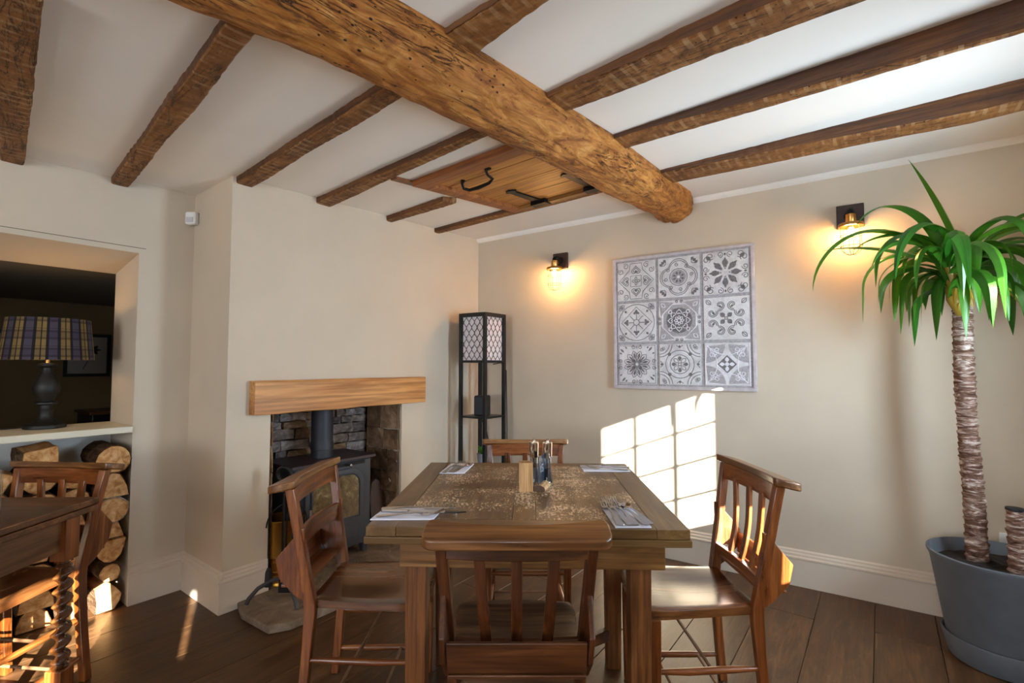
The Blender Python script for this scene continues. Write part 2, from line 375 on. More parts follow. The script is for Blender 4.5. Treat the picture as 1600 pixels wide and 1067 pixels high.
def logwood_mat():
    m = M('split_wood', .75, spec=.2); f = m.noise(m.coord((26, 3, 26)), 1.2, 5, .6, .6); g = m.noise(m.coord((5, 5, 5)), 1, 3)
    oi = m.n('ShaderNodeObjectInfo')
    c = m.mix(.5, m.ramp(f, [(.3, (156, 106, 60)), (.5, (210, 162, 108)), (.7, (236, 202, 156))]), m.ramp(g, [(.35, (.65, .5, .35, 1)), (.6, K1)]), 'MULTIPLY')
    c = m.mix(.6, c, m.ramp(oi.outputs['Random'], [(0, (.8, .66, .5, 1)), (.5, (.9, .8, .7, 1)), (1, K1)]), 'MULTIPLY')
    m.col(c); m.bump(f, .6, .006); return m.mat
LOGW = logwood_mat()
def glass_mat(name, tint=(.97, 1, 1, 1), gl=.08):
    m = M(name); nt = m.nt; t = m.n('ShaderNodeBsdfTransparent'); t.inputs[0].default_value = tint; g = m.n('ShaderNodeBsdfGlossy'); g.inputs['Roughness'].default_value = .03
    fr = m.n('ShaderNodeLayerWeight'); fr.inputs[0].default_value = .35; mx = m.n('ShaderNodeMixShader'); k = m.math('MULTIPLY', fr.outputs['Facing'], .5); k = m.math('ADD', k, gl)
    m.l(k, mx.inputs[0]); m.l(t.outputs[0], mx.inputs[1]); m.l(g.outputs[0], mx.inputs[2]); m.l(mx.outputs[0], nt.nodes['Material Output'].inputs[0]); nt.nodes.remove(m.b); return m.mat
GLASS = glass_mat('clear_glass', gl=.04); ACR = glass_mat('clear_acrylic', (.86, .9, .95, 1), .12)
def emis(name, c, e):
    m = M(name); m.b.inputs['Emission Color'].default_value = c; m.b.inputs['Emission Strength'].default_value = e; m.b.inputs['Base Color'].default_value = c; return m.mat
BULB = emis('warm_filament', (1.0, .62, .25, 1), 60)
def shade_mat():
    m = M('plaid_shade', .9); tc = m.n('ShaderNodeTexCoord'); sx = m.n('ShaderNodeSeparateXYZ'); m.l(tc.outputs['UV'], sx.inputs[0])
    u = m.math('FRACT', m.math('MULTIPLY', sx.outputs[0], 12.0)); v = m.math('FRACT', m.math('ADD', m.math('MULTIPLY', sx.outputs[1], 9.6), .15))
    st = [(0, (176, 150, 84)), (.12, (40, 26, 30)), (.17, (188, 160, 92)), (.34, (40, 26, 30)), (.46, (104, 96, 116)), (.66, (104, 96, 116)), (.80, (40, 26, 30)), (.93, (176, 150, 84))]
    a = m.ramp(u, st, 'CONSTANT'); b = m.ramp(v, [(0, K1), (.3, (.35, .28, .32, 1)), (.42, (.75, .72, .9, 1)), (.7, (.35, .28, .32, 1)), (.82, K1), (.9, (.5, .42, .42, 1)), (.94, K1)], 'CONSTANT')
    c = m.mix(.8, a, b, 'MULTIPLY'); c = m.mix(1.0, c, (.42, .38, .36, 1), 'MULTIPLY'); m.col(c)
    tr = m.n('ShaderNodeBsdfTranslucent'); m.l(c, tr.inputs[0]); mx = m.n('ShaderNodeMixShader'); mx.inputs[0].default_value = .12
    m.l(m.b.outputs[0], mx.inputs[1]); m.l(tr.outputs[0], mx.inputs[2]); m.l(mx.outputs[0], m.nt.nodes['Material Output'].inputs[0]); return m.mat
PLAID = shade_mat()
LBASE = plain('lamp_base_paint', (20, 14, 6), .55, var=.25, scale=20)
SHADEW = plain('white_lamp_fabric', (226, 218, 222), .9, var=.02)
def tile_mat():
    m = M('whitewashed_tile', .6, spec=.3); v = m.coord((1, 1, 1)); f = m.noise(v, 10, 7, .7, .5); g = m.noise(v, 60, 5, .7)
    c = m.ramp(f, [(.3, (194, 188, 188)), (.55, (222, 218, 218)), (.8, (238, 235, 236))])
    m.col(m.mix(.4, c, m.ramp(g, [(.3, (.6, .58, .6, 1)), (.6, K1)]), 'MULTIPLY')); m.bump(g, .25, .002); return m.mat
TILE = tile_mat()
T_D = plain('grey_tile_paint', (110, 104, 106), .6, var=.35, bump=.3, scale=90); T_M = plain('soft_grey_tile_paint', (164, 158, 160), .6, var=.25, bump=.3, scale=90); T_L = plain('white_tile_relief', (222, 218, 224), .6, var=.08, bump=.2, scale=90)
FRAMEW = plain('whitewashed_frame', (188, 178, 180), .6, var=.14, bump=.3, scale=25)
SLATE = plain('black_slate', (44, 50, 62), .3, var=.1); CHALK = plain('chalk', (190, 192, 198), .9)
PAPER = plain('print_paper', (150, 140, 130), .9)
CORD = plain('black_cord', (22, 20, 20), .6)
PEPPER = plain('peppercorns', (38, 34, 40), .8, var=.4, scale=200); SALT = plain('salt_grains', (214, 216, 222), .8, var=.1, scale=200)

# ---------------------------------------------------------------- structure
def wallseg(name, f, s0, s1, z0, z1, th, mat=None):
    b = MB(); b.hexa([f(s0, 0, z0), f(s1, 0, z0), f(s1, -th, z0), f(s0, -th, z0), f(s0, 0, z1), f(s1, 0, z1), f(s1, -th, z1), f(s0, -th, z1)])
    return struct(obj(name, b, mat or WALL))
def seg_add(b, f, s0, s1, z0, z1, th):
    b.hexa([f(s0, 0, z0), f(s1, 0, z0), f(s1, -th, z0), f(s0, -th, z0), f(s0, 0, z1), f(s1, 0, z1), f(s1, -th, z1), f(s0, -th, z1)])
ZT = 2.36
wallseg('wall_right', RWp, -0.02, 3.60, -.02, ZT, .1)
FS0, FS1, FZ = .811, 1.736, .985
b = MB(); seg_add(b, LWp, -.02, FS0, -.02, ZT, .37); seg_add(b, LWp, FS1, 1.965, -.02, ZT, .37); seg_add(b, LWp, FS0, FS1, FZ, ZT, .37)
wl = struct(obj('wall_left', b, WALL))
b = MB(); q = Q - P; d = q.normalized(); sdn = Vector((d.y, -d.x, 0));
if sdn.dot(-P) < 0: sdn = -sdn
def SWp(s, n=0, z=0): v = P + d * s + sdn * n; v.z = z; return v
SL = q.length
b.hexa([SWp(0, 0, -.02), SWp(SL + .3, 0, -.02), SWp(SL + .3, -.05, -.02), SWp(0, -.05, -.02), SWp(0, 0, ZT), SWp(SL + .3, 0, ZT), SWp(SL + .3, -.05, ZT), SWp(0, -.05, ZT)])
struct(obj('wall_side', b, WALL))
# alcove wall with the opening to the next room and the log niche below
O0, O1, OT, SZ, NZ, TH = .26, 1.95, 1.84, .922, .890, .38
b = MB(); seg_add(b, AWp, 0, O0, -.02, ZT, TH); seg_add(b, AWp, O1, 4.62, -.02, ZT, TH)
b.hexa([AWp(O0, 0, OT), AWp(O1, 0, OT), AWp(O1, -TH, OT - .07), AWp(O0, -TH, OT - .07), AWp(O0, 0, ZT), AWp(O1, 0, ZT), AWp(O1, -TH, ZT), AWp(O0, -TH, ZT)])
struct(obj('wall_alcove', b, WALL))
b = MB(); seg_add(b, lambda s, n, z: AWp(s, n - TH + .02, z), O0, O1, -.02, NZ, .02); struct(obj('wall_niche', b, NICHE))
b = MB(); b.prism([(O0 + .001, .012), (O1 - .001, .012), (O1 - .001, -TH), (O0 + .001, -TH)], lambda s, n: AWp(s, n, NZ), lambda s, n: AWp(s, n, SZ)); struct(obj('trim_1', b, SILL, bev=.003))
b = MB(); b.bar(AWp(O0 - .03, .001, OT + .028), AWp(O1, .001, OT + .028), .003, .003); b.bar(AWp(O0 - .03, .001, OT + .028), AWp(O0 - .03, .001, 1.1), .003, .003); struct(obj('shadow_line', b, plain('joint_shadow_line', (110, 98, 82), .8)))  # grey line drawn in for the shadow gap round the opening
# window wall (right, out of frame) with one window plus unseen slots shaped to drop sun on set spots, and the wall behind the camera
SUN_OPENINGS = [(.845, 1.255, .925, 1.765, 3, 4), (1.76, 1.99, .95, 1.225, 2, 1), (3.895, 3.945, 1.28, 1.56, 1, 1), (4.28, 4.62, 1.12, 1.78, 2, 3)]
b = MB(); x = -.05
for (t0, t1, z0, z1, _, _) in SUN_OPENINGS:
    seg_add(b, WWp, x, t0, -.02, ZT, .06); seg_add(b, WWp, t0, t1, -.02, z0, .06); seg_add(b, WWp, t0, t1, z1, ZT, .06); x = t1
seg_add(b, WWp, x, 6.6, -.02, ZT, .06); struct(obj('wall_window', b, WALL))
for i, (t0, t1, z0, z1, nc, nr) in enumerate(SUN_OPENINGS):
    e = bpy.data.objects.new('window_%d' % (i + 1), None); COL.objects.link(e); struct(e)
    f = MB()
    for (a0, a1, c0, c1) in ((t0 - .03, t1 + .03, z0 - .03, z0), (t0 - .03, t1 + .03, z1, z1 + .03), (t0 - .03, t0, z0, z1), (t1, t1 + .03, z0, z1)):
        f.hexa([WWp(a0, .012, c0), WWp(a1, .012, c0), WWp(a1, 0.0, c0), WWp(a0, 0.0, c0), WWp(a0, .012, c1), WWp(a1, .012, c1), WWp(a1, 0.0, c1), WWp(a0, 0.0, c1)])
    obj('window_frame', f, TRIM, e)
    for k in range(1, nc): obj('glazing_bar', MB().bar(WWp(t0 + (t1 - t0) * k / nc, -.02, z0), WWp(t0 + (t1 - t0) * k / nc, -.02, z1), .016, .012, N_), IRON, e)
    for k in range(1, nr): obj('glazing_bar', MB().bar(WWp(t0, -.02, z0 + (z1 - z0) * k / nr), WWp(t1, -.02, z0 + (z1 - z0) * k / nr), .012, .014), IRON, e)
    g = MB(); g.hexa([WWp(t0, -.024, z0), WWp(t1, -.024, z0), WWp(t1, -.027, z0), WWp(t0, -.027, z0), WWp(t0, -.024, z1), WWp(t1, -.024, z1), WWp(t1, -.027, z1), WWp(t0, -.027, z1)])
    obj('pane', g, GLASS, e)
b = MB(); BL = (BE - BW).length; b0, b1, bz0, bz1 = BS - .85, BS + .85, .8, 1.9
seg_add(b, BWp, -.1, b0, -.02, ZT, .1); seg_add(b, BWp, b1, BL + .1, -.02, ZT, .1); seg_add(b, BWp, b0, b1, -.02, bz0, .1); seg_add(b, BWp, b0, b1, bz1, ZT, .1); struct(obj('wall_back', b, WALL))
e = bpy.data.objects.new('window_5', None); COL.objects.link(e); struct(e)  # unseen window added to carry the fill light
for (a0, a1, c0, c1) in ((b0, b1, bz0, bz0 + .04), (b0, b1, bz1 - .04, bz1), (b0, b0 + .04, bz0 + .04, bz1 - .04), (b1 - .04, b1, bz0 + .04, bz1 - .04), (BS - .02, BS + .02, bz0 + .04, bz1 - .04)):
    f = MB(); f.hexa([BWp(a0, -.03, c0), BWp(a1, -.03, c0), BWp(a1, -.07, c0), BWp(a0, -.07, c0), BWp(a0, -.03, c1), BWp(a1, -.03, c1), BWp(a1, -.07, c1), BWp(a0, -.07, c1)]); obj('window_frame', f, TRIM, e)
for (a0, a1) in ((b0 + .04, BS - .02), (BS + .02, b1 - .04)):
    f = MB(); f.hexa([BWp(a0, -.048, bz0 + .04), BWp(a1, -.048, bz0 + .04), BWp(a1, -.052, bz0 + .04), BWp(a0, -.052, bz0 + .04), BWp(a0, -.048, bz1 - .04), BWp(a1, -.048, bz1 - .04), BWp(a1, -.052, bz1 - .04), BWp(a0, -.052, bz1 - .04)]); obj('pane', f, GLASS, e)
# ceiling slab following the slight slope
fp = [RWp(-.1, -.1), RWp(3.7, -.1), WWp(6.7, -.1), BWp(-.2, -.2), AWp(4.7, -.45), AWp(-.3, -.45), LWp(1.0, -.45), LWp(-.1, -.4)]
b = MB(); b.prism([(p_.x, p_.y) for p_ in fp], lambda x, y: Vector((x, y, ceil_z(x, y))), lambda x, y: Vector((x, y, ceil_z(x, y) + .12))); struct(obj('ceiling', b, CEIL))
# plaster cove along the right wall
b = MB()
for s_, zz in ((0, 0),):
    p0 = RWp(0.0); p1 = RWp(3.5); z0 = ceil_z(p0.x, p0.y); z1 = ceil_z(p1.x, p1.y)
    pr = [(0, 0), (.030, 0), (.024, -.014), (.010, -.024), (0, -.03)]
    b.prism(pr, lambda a, c: p0 + NR * a + Vector((0, 0, z0 + c)), lambda a, c: p1 + NR * a + Vector((0, 0, z1 + c)))
struct(obj('trim_3', b, CEIL, smooth=True))
# floor: sub floor and single planks
fl = MB(); fl.prism([(p_.x, p_.y) for p_ in fp], lambda x, y: Vector((x, y, -.06)), lambda x, y: Vector((x, y, -.022)))
floor = struct(obj('floor', fl, plain('sub_floor', (30, 20, 14), .9)))
PA = ang(-B_); rng = random.Random(5)
k = -17
while k < 5:
    n0 = -.06 + .238 * k; n1 = n0 + .238
    t = -5.4 + rng.random() * 1.5                       # along -B_ measured from origin
    while t < 4.0:
        L = 1.9 + rng.random() * 1.6; t1 = min(t + L, 4.2)
        c = N_ * ((n0 + n1) / 2) - B_ * ((t + t1) / 2)
        # keep only planks that reach the room
        if not (n1 < CN and t > -C.dot(B_) * 0 + 2.6) and n0 > AN - .45:
            p = MB(); p.box((0, 0, -.011), (t1 - t - .002, .238 - .0018, .022))
            obj('plank', p, FLOOR, floor, (c.x, c.y, rng.uniform(-.0008, 0)), (0, 0, PA), bev=.002, seg=1)
        t = t1
    k += 1
# baseboards
BP = [(0, 0), (.02, 0), (.02, .148), (.024, .152), (.024, .160), (.016, .166), (.016, .176), (.009, .184), (.009, .192), (0, .2)]
def base(name, p0, p1, n): struct(obj(name, MB().sweep(BP, p0, p1, n), TRIM))
base('baseboard_right', RWp(0), RWp(3.5), NR); base('baseboard_left', LWp(0), LWp(FS0), N_); base('baseboard_breast', LWp(FS1), LWp(1.985), N_)
base('baseboard_side', SWp(-.02), SWp(SL), sdn); base('baseboard_alcove', AWp(0.0), AWp(O0), N_)
# dim room beyond the opening
def XR(s, n, z): return AWp(s, n, z)
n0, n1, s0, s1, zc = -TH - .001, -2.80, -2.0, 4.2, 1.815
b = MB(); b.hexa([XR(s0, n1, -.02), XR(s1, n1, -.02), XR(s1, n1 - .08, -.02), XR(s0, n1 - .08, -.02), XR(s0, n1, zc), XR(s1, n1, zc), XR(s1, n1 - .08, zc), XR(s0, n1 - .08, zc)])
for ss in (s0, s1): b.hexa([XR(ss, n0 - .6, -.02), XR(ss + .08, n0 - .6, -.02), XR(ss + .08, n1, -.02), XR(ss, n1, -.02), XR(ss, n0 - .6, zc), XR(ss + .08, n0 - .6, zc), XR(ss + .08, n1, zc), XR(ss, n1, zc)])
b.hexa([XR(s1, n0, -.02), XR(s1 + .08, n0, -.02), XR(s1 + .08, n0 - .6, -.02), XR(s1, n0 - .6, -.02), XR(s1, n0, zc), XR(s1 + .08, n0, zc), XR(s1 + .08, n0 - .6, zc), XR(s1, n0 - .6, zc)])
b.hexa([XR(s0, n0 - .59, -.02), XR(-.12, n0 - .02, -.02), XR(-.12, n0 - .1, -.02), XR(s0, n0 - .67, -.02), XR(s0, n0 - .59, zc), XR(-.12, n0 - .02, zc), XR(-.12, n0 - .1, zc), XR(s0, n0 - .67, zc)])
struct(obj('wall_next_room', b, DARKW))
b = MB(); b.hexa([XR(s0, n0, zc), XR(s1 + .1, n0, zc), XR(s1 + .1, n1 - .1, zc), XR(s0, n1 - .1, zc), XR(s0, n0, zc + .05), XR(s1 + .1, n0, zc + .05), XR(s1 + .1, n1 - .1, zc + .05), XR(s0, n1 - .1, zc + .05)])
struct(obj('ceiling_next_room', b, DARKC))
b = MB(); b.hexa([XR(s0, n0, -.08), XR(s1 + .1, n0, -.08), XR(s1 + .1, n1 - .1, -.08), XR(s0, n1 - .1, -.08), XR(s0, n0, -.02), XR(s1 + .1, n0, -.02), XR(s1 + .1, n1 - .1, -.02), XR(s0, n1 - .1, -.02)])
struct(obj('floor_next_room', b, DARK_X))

# ---------------------------------------------------------------- fireplace recess with single stones
def rough_block(wd, h, dp, rg, nz=.5):
    """front face in local XZ looking to -Y (y=0 is the face, body behind), bulging and chipped"""
    nx, nzz = 3, 2
    b = MB(); vs = []; off = rg.uniform(0, 100)
    for j in range(nzz + 1):
        for i in range(nx + 1):
            ex = (i in (0, nx)); ez = (j in (0, nzz))
            x = -wd / 2 + wd * i / nx; z = -h / 2 + h * j / nzz
            x += rg.uniform(-.006, .006); z += rg.uniform(-.005, .005)
            y = -rg.uniform(.006, .022) * nz * 2 if not (ex or ez) else rg.uniform(.0, .010)
            vs.append((x, y, z))
    m = len(vs)
    for (x, y, z) in list(vs): vs.append((x, dp, z))
    fs = []
    for j in range(nzz):
        for i in range(nx):
            a = j * (nx + 1) + i; fs.append((a, a + 1, a + nx + 2, a + nx + 1))
    rim = [i for i in range(nx + 1)] + [nx + (nx + 1) * j for j in range(1, nzz + 1)] + [nzz * (nx + 1) + i for i in range(nx - 1, -1, -1)] + [(nx + 1) * j for j in range(nzz - 1, 0, -1)]
    for i in range(len(rim)): a, c = rim[i], rim[(i + 1) % len(rim)]; fs.append((a, a + m, c + m, c))
    return b.add(vs, fs)
fw_ = MB(); FD = .40
fw_.hexa([LWp(FS0 - .05, -FD - .03, 0), LWp(FS1 + .05, -FD - .03, 0), LWp(FS1 + .05, -FD - .08, 0), LWp(FS0 - .05, -FD - .08, 0), LWp(FS0 - .05, -FD - .03, FZ + .3), LWp(FS1 + .05, -FD - .03, FZ + .3), LWp(FS1 + .05, -FD - .08, FZ + .3), LWp(FS0 - .05, -FD - .08, FZ + .3)])
for ss, w_ in ((FS0 - .06, .03), (FS1 + .03, .03)):
    fw_.hexa([LWp(ss, -.371, 0), LWp(ss + w_, -.371, 0), LWp(ss + w_, -FD - .03, 0), LWp(ss, -FD - .03, 0), LWp(ss, -.371, FZ + .3), LWp(ss + w_, -.371, FZ + .3), LWp(ss + w_, -FD - .03, FZ + .3), LWp(ss, -FD - .03, FZ + .3)])
wf = struct(obj('wall_fireplace', fw_, MORT))
rg = random.Random(11)
z = .045
aB = ang(-B_)      # local X along -B_ : local -Y faces along ... N_
while z < 1.02:
    h = rg.uniform(.035, .075); s_ = FS0 + .004
    while s_ < FS1 - .01:
        wd = min(rg.uniform(.07, .19), FS1 - .004 - s_)
        if FS1 - .004 - s_ - wd < .05: wd = FS1 - .004 - s_
        c = LWp(s_ + wd / 2, -FD + .012 + rg.uniform(-.012, .008), z + h / 2)
        obj('stone', rough_block(wd - .006, h - .005, .04, rg), STONE if rg.random() < .72 else STONE_B, wf, c, (0, 0, aB)); s_ += wd
    z += h
for side in (0, 1):                       # cheeks
    z = .045
    while z < FZ - .01:
        h = min(rg.uniform(.07, .17), FZ - .002 - z); n_ = -.012
        if FZ - z - h < .05: h = FZ - .002 - z
        while n_ > -.355:
            dpt = min(rg.uniform(.09, .2), n_ + .362)
            if n_ - dpt + .362 < .05: dpt = n_ + .362
            ss = FS0 + .012 if side == 0 else FS1 - .012
            c = LWp(ss, n_ - dpt / 2, z + h / 2)
            rot = ang(N_) if side == 1 else ang(-N_)
            obj('stone', rough_block(dpt - .005, h - .006, .011, rg, .35), STONE_B, wf, c, (0, 0, rot)); n_ -= dpt
        z += h
struct(obj('trim_4', MB().prism([(0, -.37), (0, -.46), (1, -.46), (1, -.37)], lambda a, n: LWp(FS0 - .06 if a == 0 else FS1 + .06, n, FZ + .3), lambda a, n: LWp(FS0 - .06 if a == 0 else FS1 + .06, n, FZ + .34)), MORT))
# hearth slab
hp = [(FS0 + .03, -.40), (FS0 + .03, -.001), (.78, .10), (.80, .28), (.86, .40), (1.15, .435), (1.60, .445), (1.84, .440), (1.925, .39), (1.935, .15), (1.90, .035), (FS1 - .02, .022), (FS1 - .03, -.40)]
hz = MB(); hz.prism(hp, lambda s, n: LWp(s, n, .0), lambda s, n: LWp(s + .004 * sin(s * 40), n - .006, .038)); hs = obj('hearth_slab', hz, HEARTH, bev=.008); tag(hs, 'rough grey stone hearth slab under the stove jutting onto the dark floor', 'hearth')
ch = MB(); rg = random.Random(3)
for i in range(420):
    s_ = rg.gauss(1.28, .20); n_ = rg.gauss(.10, .09)
    if not (.9 < s_ < 1.56 and .03 < n_ < .33): continue
    p = LWp(s_, n_, .0385); r = rg.uniform(.002, .008); q_ = [p + Vector((rg.uniform(-r, r), rg.uniform(-r, r), rg.uniform(0, r))) for _ in range(3)] + [p + Vector((0, 0, r * 1.4))]
    ch.add(q_, [(0, 1, 2), (0, 3, 1), (1, 3, 2), (2, 3, 0)])
o = obj('ash_chips', ch, CHIP); tag(o, 'pale ash and bark crumbs scattered on the hearth before the stove', 'crumbs'); o['kind'] = 'stuff'

# ---------------------------------------------------------------- beams
def round_beam():
    top = [(-3.35, -1.78), (-2.2, -.60), (-1.02, .62), (-.66, .955), (-.314, 1.297), (-.183, 1.436), (.15, 1.82), (.481, 2.198), (.826, 2.65), (1.10, 2.99), (1.175, 3.15)]
    pts = [Vector((x, y, 0)) for x, y in top]
    L = [0]
    for i in range(1, len(pts)): L.append(L[-1] + (pts[i] - pts[i - 1]).length)
    org = pts[0].copy(); org.z = ceil_z(org.x, org.y); X = (pts[-1] - pts[0]).normalized(); a = ang(X)
    Mi = Matrix.Translation(org) @ Matrix.Rotation(a, 4, 'Z'); Mi.invert()
    sec = [(0, .03), (-.004, -.03), (.0, -.075), (.03, -.118), (.08, -.15), (.14, -.165), (.20, -.155), (.25, -.125), (.285, -.075), (.295, -.02), (.29, .03)]
    def at(t):
        i = 0
        while i < len(L) - 2 and L[i + 1] < t: i += 1
        f = (t - L[i]) / (L[i + 1] - L[i]); return pts[i].lerp(pts[i + 1], f)
    # refine section
    S = []
    for i in range(len(sec) - 1):
        for k in range(5): f = k / 5; S.append((sec[i][0] * (1 - f) + sec[i + 1][0] * f, sec[i][1] * (1 - f) + sec[i + 1][1] * f))
    S.append(sec[-1]); b = MB(); n = 720; m = len(S); vs = []
    for i in range(n):
        t = L[-1] * i / (n - 1); p = at(t); q_ = at(min(L[-1], t + .05)); q0 = at(max(0, t - .05)); dr = (q_ - q0).normalized(); lf = Vector((-dr.y, dr.x, 0))
        wob = noise.noise(Vector((t * 1.3, 3, 0))) * .02; sw = .80 + .18 * (t / L[-1]) + .03 * noise.noise(Vector((t * .9, 9, 2)))
        if t > L[-1] * .86: sw *= 1 - .12 * ((t / L[-1] - .86) / .14)
        zc_ = ceil_z(p.x, p.y)
        for j, (u, z) in enumerate(S):
            f = min(1, max(0, (.02 - z) / .08)) * 1.0
            g = noise.fractal(Vector((t * 3.0, u * 14, z * 14)), 1.0, 2.0, 4) * .010 + noise.noise(Vector((t * 14, u * 40, z * 40))) * .003
            cr = noise.noise(Vector((t * 1.8 + 5, u * 22 - t * 1.2, z * 22))); g -= .007 * max(0, 1 - abs(cr) * 14)
            cu, cz = u - .145, z + .03; ln = math.hypot(cu, cz) or 1
            pos = p + lf * ((u + wob * f) * sw + g * f * cu / ln); pos.z = zc_ + z * (sw if z < 0 else 1) + g * f * cz / ln
            vs.append(Mi @ pos)
    fs = [(i * m + j, i * m + j + 1, (i + 1) * m + j + 1, (i + 1) * m + j) for i in range(n - 1) for j in range(m - 1)] + [tuple(range(m)), tuple((n - 1) * m + k for k in range(m))[::-1]]
    b.add(vs, fs); o = obj('main_beam', b, BEAM, None, org, (0, 0, a), smooth=True)
    tag(o, 'massive golden oak main beam with cracks crossing the white ceiling', 'beam')
round_beam()
def joist(a0, a1, b0, b1, label, e0=None, e1=None, h=(.034, .034), seed=0):
    """a0-a1 near edge on the ceiling, b0-b1 far edge of the underside; e0/e1: target n offset along N_ to extend to"""
    a0, a1, b0, b1 = [Vector((p_[0], p_[1], 0)) for p_ in (a0, a1, b0, b1)]
    for p_, h_j in ((b0, h[0]), (b1, h[1])):
        zc_ = ceil_z(p_.x, p_.y) - 1.24; p_ *= (zc_ - h_j) / (zc_ - .08)
    d_ = (a1 - a0).normalized()
    def ext(p_, d_, n): return p_ + d_ * ((n - p_.dot(N_)) / d_.dot(N_)) if n is not None else p_
    db = (b1 - b0).normalized()
    a0x, b0x = ext(a0, d_, e0), ext(b0, db, e0); a1x, b1x = ext(a1, d_, e1), ext(b1, db, e1)
    org = a0x.copy(); org.z = ceil_z(org.x, org.y); an = ang(a1x - a0x); Mi = (Matrix.Translation(org) @ Matrix.Rotation(an, 4, 'Z')).inverted()
    n = 150; vs = []; b = MB(); m = 9
    for i in range(n):
        t = i / (n - 1); pa = a0x.lerp(a1x, t); pb = b0x.lerp(b1x, t); s = t * (a1x - a0x).length
        wa = noise.noise(Vector((s * 2.2, seed, 0))) * .006 + noise.noise(Vector((s * 11, seed, 1))) * .002 + noise.noise(Vector((s * 30, seed, 1))) * .003; wb = noise.noise(Vector((s * 2.2, seed, 5))) * .008 + noise.noise(Vector((s * 11, seed, 7))) * .003 + noise.noise(Vector((s * 30, seed, 7))) * .003
        lf = (pb - pa); wl_ = lf.length; lf.normalize(); zc_ = ceil_z(pa.x, pa.y); hh = (h[0] + (h[1] - h[0]) * min(1, t * 1.35)) * (1 + .10 * noise.noise(Vector((s * 1.7, seed, 3))))
        for u, z in ((wa, .02), (wa, -.02), (wa + .001, -hh + .005), (wa + .006, -hh), (wl_ * .35, -hh - .001), (wl_ * .65, -hh - .001), (wl_ + wb - .006, -hh), (wl_ + wb, -hh + .005), (wl_ + wb, .02)):
            p_ = pa + lf * u; p_.z = zc_ + z; vs.append(Mi @ p_)
    fs = [(i * m + j, i * m + j + 1, (i + 1) * m + j + 1, (i + 1) * m + j) for i in range(n - 1) for j in range(m - 1)] + [tuple(range(m)), tuple((n - 1) * m + k for k in range(m))[::-1]]
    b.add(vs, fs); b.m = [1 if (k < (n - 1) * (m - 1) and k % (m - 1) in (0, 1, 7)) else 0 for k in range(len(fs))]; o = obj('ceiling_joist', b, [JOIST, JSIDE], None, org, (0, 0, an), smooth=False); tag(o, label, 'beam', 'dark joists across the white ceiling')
aw, lw = AN - .01, CN - .01
joist((-2.346, 2.215), (-1.32, 1.20), (-2.154, 2.136), (-1.142, 1.159), 'dark split joist at the far left edge of the ceiling above the lamp opening', aw, None, seed=1)
joist((-2.032, 2.467), (-.80, 1.33), (-1.888, 2.402), (-.69, 1.30), 'wide dark joist meeting the alcove wall left of the chimney breast', aw, None, seed=2)
joist((-1.382, 2.489), (-.45, 1.68), (-1.244, 2.415), (-.36, 1.64), 'dark joist meeting the chimney breast near its left corner', lw, None, seed=3)
joist((-1.099, 2.852), (-.10, 2.00), (-.975, 2.769), (-.02, 1.90), 'dark joist meeting the chimney breast above the mantel, beside the hatch', lw, None, seed=4)
joist((-.80, 3.283), (-.42, 2.955), (-.706, 3.155), (-.325, 2.85), 'short dark joist stopping at the wooden hatch frame', lw, None, seed=5)
joist((-.511, 3.634), (.50, 2.80), (-.435, 3.482), (.55, 2.70), 'thin dark joist along the hinge side of the ceiling hatch', lw, None, h=(.03, .03), seed=6)
joist((-.205, 1.42), (-.034, 1.281), (-.125, 1.44), (.13, 1.206), 'broad joist above the front of the room, nearest right of the main beam', None, .8, h=(.018, .05), seed=7)
joist((.08, 1.84), (.668, 1.306), (.14, 1.83), (.948, 1.236), 'second joist from the front on the right of the main beam', None, .8, h=(.016, .075), seed=8)
joist((.40, 2.21), (1.45, 1.347), (.44, 2.185), (1.486, 1.385), 'third joist from the front on the right of the main beam, above the plant side', None, .8, h=(.016, .095), seed=9)
joist((.74, 2.66), (1.901, 1.781), (.80, 2.635), (1.989, 1.869), 'joist closest to the right wall, above the tile picture and plant', None, .8, h=(.016, .085), seed=10)

# ---------------------------------------------------------------- ceiling hatch
hd = Vector((.565, -.467, 0)).normalized(); ha = ang(hd); HO = Vector((-.55, 2.669, 0))
hv = Vector((-hd.y, hd.x, 0))
hatch = thing('ceiling_hatch', 'pine plank loft hatch with black iron strap hinges in the ceiling', 'hatch', (0, 0, 0))
def hpnt(u, v, z): p_ = HO + hd * u + hv * v; p_.z = ceil_z(p_.x, p_.y) + z; return p_
def hbox(name, u0, u1, v0, v1, z0, z1, mat, par=hatch, sk0=0.0):
    # slab whose corners follow the ceiling slope; built around its own origin so the grain follows local X
    cx = hpnt((u0 + u1) / 2, (v0 + v1) / 2, 0); L = Matrix.Rotation(-ha, 3, 'Z'); f = lambda u, v, z: L @ (hpnt(u, v, z) - cx)
    k = .10    # the frame is slightly out of square
    g = lambda v: k * v
    return obj(name, MB().hexa([f(u0 + g(v0), v0, z0), f(u1 + g(v0), v0, z0), f(u1 + g(v1), v1, z0), f(u0 + g(v1), v1, z0), f(u0 + g(v0), v0, z1), f(u1 + g(v0), v0, z1), f(u1 + g(v1), v1, z1), f(u0 + g(v1), v1, z1)]), mat, par, cx, (0, 0, ha), bev=.002, seg=1)
hbox('frame_board', 0, .86, 0, .085, -.035, .0, PINE_D); hbox('frame_board', .0, .075, .085, .80, -.035, .0, PINE_D)
hbox('frame_board', .075, .86, .755, .80, -.035, .0, APR)
hbox('frame_board', -.05, .0, -.10, .88, -.012, .0, PINE_D)
vv = .087
for wd in (.10, .20, .195, .171): hbox('hatch_plank', .077, .86, vv, vv + wd - .003, -.014, .0, PINE); vv += wd
